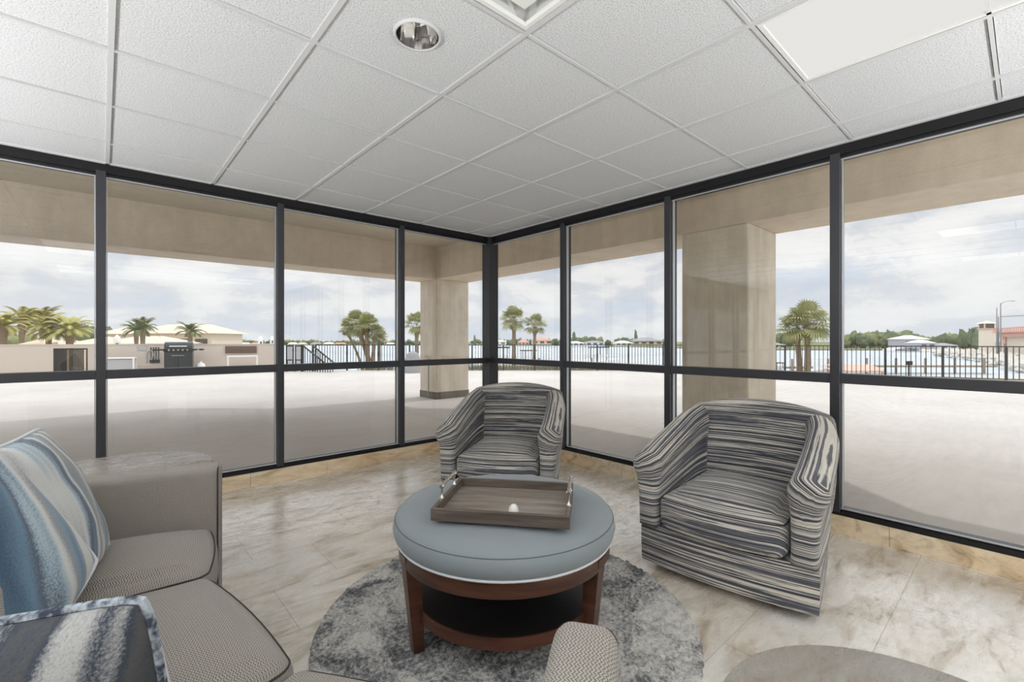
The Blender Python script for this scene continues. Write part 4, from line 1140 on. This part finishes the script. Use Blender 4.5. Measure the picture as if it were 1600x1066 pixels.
# front centre and the direction towards the back
place(ch1, *LF(-0.10, 3.10), math.radians(-41.65 - 12))
place(ch2, 2.172, 0.97, math.radians(-90 + 7))

# ------------------------------------------------------------------ ottoman
OX, OY = 1.272, 1.478
ot = tag(empty('round_ottoman', (OX, OY, 0.010), -YAW), 'round blue-grey upholstered ottoman table with walnut legs on the rug', 'ottoman')
RZ = 0.010
b = MB(); b.lathe([(0.0, 0.39), (0.40, 0.39), (0.438, 0.392), (0.452, 0.408), (0.458, 0.435), (0.452, 0.465), (0.432, 0.49), (0.38, 0.503), (0.28, 0.512), (0.15, 0.518), (0.0, 0.52)], n=72)
cu = b.build('cushion', 'blue_grey_cloth', ot, smooth=True)
b = MB(); b.tube([(0.449 * math.cos(2 * PI * k / 72), 0.449 * math.sin(2 * PI * k / 72), 0.468) for k in range(72)], 0.0022, 6, closed=True); b.build('seam', 'cloth_seam', cu)
b = MB(); b.tube([(0.441 * math.cos(2 * PI * k / 72), 0.441 * math.sin(2 * PI * k / 72), 0.390) for k in range(72)], 0.005, 6, closed=True); b.build('welt', 'piping_light', cu)
b = MB(); b.lathe([(0.40, 0.388), (0.40, 0.325), (0.43, 0.325), (0.436, 0.335), (0.436, 0.386), (0.40, 0.388)], n=72, cap=False)
b.build('apron', 'walnut', ot)
for k in range(3):
    a = math.radians((-150, -33, 90)[k])
    b = MB(); mt = Matrix.Rotation(a, 4, 'Z')
    # tapered square leg
    V = []
    for z, hw_ in ((0.0, 0.021), (0.30, 0.028), (0.372, 0.029)):
        for px, py in ((-1, -1), (1, -1), (1, 1), (-1, 1)): V.append(mt @ Vector((0.379 + 0.030 * z / 0.372 + px * hw_, py * hw_ * 1.05, z)))
    F = [(3, 2, 1, 0), (8, 9, 10, 11)] + [(q * 4 + j, q * 4 + (j + 1) % 4, q * 4 + 4 + (j + 1) % 4, q * 4 + 4 + j) for q in range(2) for j in range(4)]
    b.add(V, F); b.build('leg', 'walnut', ot, smooth=False)
b = MB(); b.lathe([(0.0, 0.125), (0.36, 0.125), (0.372, 0.126), (0.372, 0.163), (0.0, 0.163)], n=64); sh = b.build('shelf', 'espresso', ot)
b = MB(); b.lathe([(0.3725, 0.122), (0.380, 0.122), (0.380, 0.164), (0.3725, 0.164), (0.3725, 0.122)], n=64, cap=False); b.build('shelf_edge', 'walnut', sh)

# tray
TZ = 0.535
tx, ty_ = LF(-0.017, 1.832)
tr_ = tag(empty('serving_tray', (tx, ty_, TZ), -YAW - math.radians(9.3)), 'grey-brown wooden serving tray with metal handles on the ottoman', 'tray')
hw_, hd = 0.252, 0.196; wl = 0.015; hh_ = 0.044
b = MB(); b.box(-hw_ + wl, hw_ - wl, -hd + wl, hd - wl, 0.0, 0.010); b.build('tray_base', 'tray_floor', tr_, smooth=False)
b = MB(); b.box(-hw_, hw_, -hd, -hd + wl, 0, hh_, bev=0.0015); b.build('side_wall', 'tray_wood', tr_, smooth=False)
b = MB(); b.box(-hw_, hw_, hd - wl, hd, 0, hh_, bev=0.0015); b.build('side_wall', 'tray_wood', tr_, smooth=False)
for sg in (-1, 1):
    x0, x1 = sorted((sg * hw_, sg * (hw_ - wl)))
    b = MB(); b.box(x0, x1, -hd + wl, hd - wl, 0, hh_, bev=0.0015); b.build('side_wall', 'tray_wood', tr_, smooth=False)
    xc = sg * (hw_ - wl / 2); h = MB()
    for y in (-0.085, 0.085):
        h.lathe([(0.0, 0), (0.010, 0.0), (0.010, 0.004), (0.004, 0.012), (0.0035, 0.035), (0.008, 0.042), (0.011, 0.048), (0.008, 0.056), (0.0, 0.058)], (xc, y, hh_), 12)
        h.tube([(xc, y - 0.014, hh_ + 0.050), (xc, y + 0.014, hh_ + 0.050)], [0.006, 0.008], 8)
    P = []; rr = []
    for k in range(31):
        y = -0.10 + 0.20 * k / 30; P.append((xc, y, hh_ + 0.051)); rr.append(0.0045 + 0.0035 * abs(math.sin(k * PI / 5)))
    h.tube(P, rr, 10); h.build('handle', 'satin_silver', tr_)
b = MB(); b.lathe([(0.0, 0), (0.011, 0.001), (0.017, 0.010), (0.019, 0.020), (0.016, 0.032), (0.009, 0.041), (0.0, 0.044)], n=24)
o = b.build('stone_egg', 'egg_white', smooth=True); ex, ey = LF(0.006, 1.70); o.location = (ex, ey, TZ + 0.010); tag(o, 'small white egg-shaped ornament standing on the tray', 'ornament')
# small round drum behind the ottoman leg
b = MB(); b.lathe([(0.0, 0.0), (0.058, 0.0), (0.062, 0.01), (0.062, 0.15), (0.055, 0.165), (0.0, 0.168)], n=28); o = b.build('round_canister', 'pouf_blue'); o.location = (*LF(0.352, 2.15), 0.008)
tag(o, 'small round blue-grey canister on the rug behind the right ottoman leg', 'canister')

# ------------------------------------------------------------------ rug
RX, RY, RR = 1.316, 1.512, 0.79
V = []; F = []; nr, na = 150, 420
for i in range(nr + 1):
    r_ = RR * (i / nr) ** 0.85 if i else 0.001
    for j in range(na):
        a = 2 * PI * j / na; rr = r_ * (1 + (0.006 * noise.noise(Vector((math.cos(a) * 30, math.sin(a) * 30, 0))) if i > nr - 3 else 0))
        x, y = rr * math.cos(a), rr * math.sin(a)
        h = 0.012 + 0.010 * noise.noise(Vector((x * 30, y * 30, 0))) + 0.009 * noise.noise(Vector((x * 75, y * 75, 3)))
        d2 = math.hypot(RX + x - OX, RY + y - OY)
        h = min(h, 0.011) if d2 < 0.5 and d2 > 0.33 else h
        if i >= nr - 1: h = 0.006 if i == nr - 1 else 0.0
        V.append((x, y, max(h, 0.0)))
for i in range(nr):
    for j in range(na): F.append((i * na + j, (i + 1) * na + j, (i + 1) * na + (j + 1) % na, i * na + (j + 1) % na))
o = link('round_rug', V, F, 'rug_pile', smooth=True); o.location = (RX, RY, 0.0005)
tag(o, 'round mottled grey shag rug under the ottoman', 'rug')

# ------------------------------------------------------------------ sofa
sf = tag(empty('curved_sofa', (0.3, 1.4, 0)), 'curved grey tweed sofa in the left foreground', 'sofa')
def rel(o): o.location = (-0.3, -1.4, 0); return o
Pf = [Vector((0.335, 2.20)), Vector((0.262, 1.755)), Vector((0.345, 1.135)), Vector((0.655, 0.615))]
An = [math.radians(a) for a in (-12, -3, 18, 34)]
Dv = [Vector((math.cos(a), math.sin(a))) for a in An]
DEP = 0.60
SZ0, SZ1 = 0.30, 0.45
for k in range(3):
    g = 0.004; fd = (Pf[k + 1] - Pf[k]).normalized() * g
    Q = [Pf[k] + fd, Pf[k + 1] - fd, Pf[k + 1] - Dv[k + 1] * DEP - fd, Pf[k] - Dv[k] * DEP + fd]
    # front-left .. as seen from the front: left is +y side
    b, pip = cushion_bm([Q[1], Q[0], Q[3], Q[2]], SZ0, SZ1, 0.055, 0.045, uvo=(k * .37, 0), bow=0.02)
    # orientation: x runs from P(k+1) to P(k), y to the back
    c = rel(b.build('seat_cushion', 'zigzag_tweed', sf, uv=True))
    p = MB(); p.tube(pip, 0.0028, 6, closed=True); o = p.build('piping', 'seam_dark', c)
# base under cushions
def strip(name, inner, outer, z0, z1, m, par, uvs=1.0):
    n = len(inner); R = []; U = []; s = 0
    for k in range(n):
        if k: s += (inner[k] - inner[k - 1]).length
        i_, o_ = inner[k], outer[k]
        row = [(i_.x, i_.y, z0), (i_.x, i_.y, z1), (o_.x, o_.y, z1), (o_.x, o_.y, z0)]
        R.append(row); U.append([(s, z0), (s, z1), (s, z1 + (o_ - i_).length), (s, z1 + 1)])
    b = MB(); b.grid(R, wrapu=True, uv=U, cap0=True, cap1=True); return rel(b.build(name, m, par, uv=True, smooth=False))
fr = [Pf[k] - Dv[k] * 0.03 for k in range(4)]
bk = [Pf[k] - Dv[k] * 0.82 for k in range(4)]
strip('seat_base', fr, bk, 0.06, 0.298, 'zigzag_tweed', sf)
bi = [Pf[k] - Dv[k] * 0.61 for k in range(4)]
strip('backrest', bi, bk, 0.298, 0.74, 'zigzag_tweed', sf)
# back cushions
for k in range(3):
    g = 0.006; fd = (Pf[k + 1] - Pf[k]).normalized() * g
    i0, i1 = Pf[k] - Dv[k] * 0.47, Pf[k + 1] - Dv[k + 1] * 0.47; o0, o1 = Pf[k] - Dv[k] * 0.60, Pf[k + 1] - Dv[k + 1] * 0.60
    b, _ = cushion_bm([i1 - fd, i0 + fd, o0 + fd, o1 - fd], 0.47, 0.80 if k < 2 else 0.74, 0.05, 0.01, uvo=(0, k)); rel(b.build('back_cushion', 'zigzag_tweed', sf, uv=True))
# arms
def sofa_arm(Pi, D_, side, fx, ztop, th=0.115, L_=0.84):
    nrm = Vector((-D_.y, D_.x)) * side; R = []; U = []
    prof = []
    prof += [(0.0, 0.06), (0.0, 0.35), (0.0, ztop - 0.03)]
    for k in range(1, 6): a = PI - PI / 2 * k / 5; prof.append((0.03 + 0.03 * math.cos(a), ztop - 0.03 + 0.03 * math.sin(a)))
    for k in range(0, 6): a = PI / 2 - PI / 2 * k / 5; prof.append((th - 0.03 + 0.03 * math.cos(a), ztop - 0.03 + 0.03 * math.sin(a)))
    prof += [(th, 0.35), (th, 0.06)]
    st_ = [(fx, 0.55), (fx - 0.004, 0.75), (fx - 0.012, 0.9), (fx - 0.026, 0.985), (fx - 0.04, 1.0)] + [(fx - 0.04 - (L_ - 0.04) * k / 8, 1.0) for k in range(1, 9)]
    for x, sc in st_:
        row = []; ur = []; s = 0; last = None
        for o_, z in prof:
            oo = th / 2 + (o_ - th / 2) * sc; zz_ = z if sc == 1 else (z - (1 - sc) * 0.03 if z > 0.3 else z)
            if last is not None: s += math.hypot(oo - last[0], zz_ - last[1])
            last = (oo, zz_)
            p = Pi + D_ * x + nrm * oo; row.append((p.x, p.y, zz_)); ur.append((x, s))
        R.append(row); U.append(ur)
    b = MB(); b.grid(R, wrapu=True, uv=U, cap0=True, cap1=True, flip=(side > 0)); a_ = rel(b.build('arm', 'zigzag_tweed', sf, uv=True))
    pts = []
    for o_, z in prof:
        q = Pi + D_ * (fx - 0.012) + nrm * (th / 2 + (o_ - th / 2) * 0.93); pts.append((q.x, q.y, z - 0.006 if z > 0.3 else z))
    p = MB(); p.tube(pts, 0.003, 6); p.build('piping', 'seam_dark', a_)
sofa_arm(Pf[0] + Vector((0, 0.012)), Dv[0], 1, 0.03, 0.675)
sofa_arm(Pf[3] - Vector((-Dv[3].y, Dv[3].x)) * 0.010 - Dv[3] * 0.03, Dv[3], -1, 0.0, 0.68)
for q in (Pf[0] - Dv[0] * 0.1, Pf[3] - Dv[3] * 0.1, Pf[0] - Dv[0] * 0.72, Pf[3] - Dv[3] * 0.72, Pf[1] - Dv[1] * 0.1, Pf[2] - Dv[2] * 0.1):
    b = MB(); b.lathe([(0.018, 0.0), (0.024, 0.06)], (q.x, q.y, 0), 12); rel(b.build('foot', 'espresso', sf))

# ------------------------------------------------------------------ pillows
def pillow(name, C, ax, up, sz, th, m_front, m_back, label, seed=0, pip='pillow_piping'):
    """C centre; ax along width; up along height; normal = ax x up is the front"""
    ax = Vector(ax).normalized(); up = Vector(up); up = (up - ax * up.dot(ax)).normalized(); nr = ax.cross(up)
    r = tag(empty(name, C), label, 'pillow'); n = 28; h = sz / 2
    def P(i, j, sd):
        s, t_ = -1 + 2 * i / n, -1 + 2 * j / n
        s_ = math.copysign(abs(s) ** 0.9, s); t2 = math.copysign(abs(t_) ** 0.9, t_)
        rc = 1 - 0.055 * abs(s * t_) ** 5; pin = (1 - 0.05 * (1 - t2 * t2)) * rc; pin2 = (1 - 0.05 * (1 - s_ * s_)) * rc
        x = s_ * h * pin; y = t2 * h * pin2
        e = max(0, (1 - s * s)) ** 0.55 * max(0, (1 - t_ * t_)) ** 0.55
        z = sd * th / 2 * e * (1 + 0.12 * noise.noise(Vector((s * 2, t_ * 2, seed + sd))))
        return ax * x + up * y + nr * z
    b = MB()
    for sd, mi in ((1, 0), (-1, 1)):
        R = [[P(i, j, sd) for i in range(n + 1)] for j in range(n + 1)]; U = [[(i / n * sz, j / n * sz) for i in range(n + 1)] for j in range(n + 1)]
        b.grid(R, uv=U, mi=mi, flip=(sd < 0))
    b.build('pillow_cover', m_front, r, smooth=True, uv=True, mats=[m_front, m_back])
    E_ = [P(i, 0, 0) for i in range(n)] + [P(n, j, 0) for j in range(n)] + [P(i, n, 0) for i in range(n, 0, -1)] + [P(0, j, 0) for j in range(n, 0, -1)]
    p = MB(); p.tube(E_, 0.0065, 6, closed=True); p.build('piping', pip, r)
    return r
pillow('throw_pillow', (-0.111, 1.899, 0.695), (0.2, 0.98, 0.0), (-0.37, 0.07, 0.925), 0.47, 0.15, 'pillow_stripe_a', 'pillow_dark', 'blue and grey striped pillow against the far sofa arm', 1, 'piping_light')
pillow('throw_pillow', (-0.19, 1.25, 0.785), (0.33, 0.9, 0.34), (-0.49, -0.2, 0.85), 0.47, 0.16, 'pillow_stripe_b', 'pillow_dark', 'blue and white striped pillow at the left edge, between the other two', 2, 'piping_light')
pillow('throw_pillow', (-0.096, 0.945, 0.605), (-0.82, 0.57, -0.10), (-0.05, -0.12, 0.98), 0.44, 0.22, 'pillow_stripe_c', 'pillow_dark', 'nearest pillow, its charcoal side and blue piped edge towards the viewer', 3)

# ------------------------------------------------------------------ side tables
def side_table(x, y, z, R, label):
    r = tag(empty('side_table', (x, y, 0)), label, 'side table')
    b = MB(); b.lathe([(0.0, z - 0.03), (R - 0.012, z - 0.03), (R - 0.002, z - 0.022), (R, z - 0.012), (R - 0.002, z - 0.003), (R - 0.008, z), (0.0, z)], n=80); b.build('stone_top', 'stone_top', r)
    b = MB(); b.lathe([(0.04, 0.02), (0.032, 0.06), (0.032, z - 0.06), (0.06, z - 0.032)], n=24); b.build('pedestal', 'espresso', r)
    b = MB(); b.lathe([(0.0, 0.0), (R * .62, 0.0), (R * .62, 0.012), (R * .3, 0.022), (0.0, 0.024)], n=48); b.build('foot_plate', 'espresso', r)
side_table(0.055, 2.885, 0.575, 0.380, 'round stone-topped side table behind the far sofa arm by the window')
side_table(0.985, 0.085, 0.50, 0.335, 'round stone-topped side table cut by the bottom edge of the picture')

# ================================================================== ceiling fixtures
r = tag(empty('recessed_downlight', (DL[0], DL[1], ZC)), 'round recessed downlight with a chrome reflector cone', 'ceiling light')
b = MB(); b.lathe([(0.083, -0.001), (0.086, -0.004), (0.091, -0.003), (0.095, 0.004), (0.095, 0.0075), (0.083, 0.0075), (0.083, -0.001)], n=56, cap=False); b.build('trim_ring', 'grid_white', r)
b = MB(); R = []
for z, q in ((0.0, 0.082), (0.03, 0.078), (0.06, 0.070), (0.09, 0.056), (0.105, 0.035), (0.11, 0.02)):
    R.append([(q * math.cos(2 * PI * j / 96) * (1 - 0.03 * abs(math.cos(8 * PI * j / 96))), q * math.sin(2 * PI * j / 96) * (1 - 0.03 * abs(math.cos(8 * PI * j / 96))), z) for j in range(96)])
b.grid(R, wrapu=True, cap1=True); b.build('reflector', 'chrome', r)
b = MB(); b.lathe([(0.0, 0.045), (0.010, 0.047), (0.013, 0.06), (0.013, 0.105)], n=16); b.build('lamp_bulb', 'grey_panel', r)

def troffer(i, j0, n, m, label, group=None):
    x0, y0 = GX + i * GS, GY + j0 * GS
    r = tag(empty('ceiling_troffer', (x0 + GS / 2, y0 + GS * n / 2, ZC)), label, 'ceiling light', group); hx, hy = GS / 2 - 0.014, GS * n / 2 - 0.014
    b = MB(); w_ = 0.016
    for a in ((-hx, hx, -hy, -hy + w_), (-hx, hx, hy - w_, hy), (-hx, -hx + w_, -hy + w_, hy - w_), (hx - w_, hx, -hy + w_, hy - w_)):
        b.box(*a, -0.001, 0.03)
    b.build('frame', 'white_metal', r, smooth=False)
    b = MB(); b.box(-hx + w_, hx - w_, -hy + w_, hy - w_, 0.010, 0.016); b.build('diffuser', m, r, smooth=False)
troffer(1, -3, 2, 'diffuser_lit', 'large rectangular ceiling light panel at the upper right')
for i_, j_, lb in ((-3, -3, 'west of the viewer'), (-7, -3, 'at the far west wall'), (1, -7, 'behind the viewer by the east glazing'), (-3, -7, 'behind the viewer'), (-7, -7, 'in the rear corner of the room')):
    troffer(i_, j_, 2, 'diffuser_fill', 'added out-of-view fill light panel ' + lb)  # extra panels, unseen, added to brighten the interior
# air diffuser
r = tag(empty('air_diffuser', (GX - GS / 2, GY - GS / 2, ZC)), 'square white air vent in the ceiling at the top edge', 'air vent')
hx = GS / 2 - 0.014
def sqring(b, o0, z0, o1, z1): 
    c0 = [(-o0, -o0, z0), (o0, -o0, z0), (o0, o0, z0), (-o0, o0, z0)]; c1 = [(-o1, -o1, z1), (o1, -o1, z1), (o1, o1, z1), (-o1, o1, z1)]
    b.grid([c0, c1], wrapu=True)
b = MB(); sqring(b, hx, 0.0, hx - 0.018, 0.0); sqring(b, hx - 0.018, 0.0, hx - 0.022, 0.014); b.grid([[(-hx, -hx, 0), (hx, -hx, 0), (hx, hx, 0), (-hx, hx, 0)], [(-hx, -hx, 0.09), (hx, -hx, 0.09), (hx, hx, 0.09), (-hx, hx, 0.09)]], wrapu=True, cap1=True)
b.build('frame', 'white_metal', r, smooth=False)
b = MB(); b.box(-hx + 0.058, hx - 0.058, -hx + 0.058, hx - 0.058, 0.022, 0.028, bev=0.003); b.build('face_plate', 'white_metal', r, smooth=False)

# bowl uplighters added out of view to fill the room with light
def uplighter(x, y, power, label, h=1.05):
    r = tag(empty('fill_uplighter', (x, y, 0)), label, 'fill lamp')
    b = MB(); b.lathe([(0.0, 0.0), (0.15, 0.0), (0.15, 0.015), (0.02, 0.03), (0.0, 0.03)], n=32); b.build('base', 'black_metal', r)
    b = MB(); b.tube([(0, 0, 0.03), (0, 0, h - 0.08)], 0.012, 10); b.build('pole', 'black_metal', r)
    b = MB(); b.lathe([(0.02, h - 0.09), (0.12, h - 0.06), (0.19, h), (0.185, h), (0.115, h - 0.05), (0.0, h - 0.075)], n=40); b.build('bowl_shade', 'white_metal', r)
    d = bpy.data.lights.new('fill_uplight', 'AREA'); d.shape = 'DISK'; d.size = 0.30; d.energy = power; d.color = (0.96, 0.985, 1.0)
    o = bpy.data.objects.new('fill_uplight', d); COL.objects.link(o); o.parent = r; o.location = (0, 0, h - 0.02); o.rotation_euler = (PI, 0, 0)
UP = 50
uplighter(-1.9, 1.3, UP * 0.9, 'added out-of-view fill uplighter west of the sofa', 0.75)
uplighter(-2.4, 3.2, UP * 2.0, 'added out-of-view fill uplighter by the north glazing, west of the sofa', 0.6)
uplighter(-1.3, -1.0, UP * 0.95, 'added out-of-view fill uplighter behind the viewer', 0.75)
uplighter(2.6, -1.9, UP * 1.8, 'added out-of-view fill uplighter by the east glazing', 0.6)
uplighter(0.6, -2.2, UP, 'added out-of-view fill uplighter south of the viewer', 0.75)
uplighter(-3.4, -0.4, UP, 'added out-of-view fill uplighter in the west half of the room', 0.75)
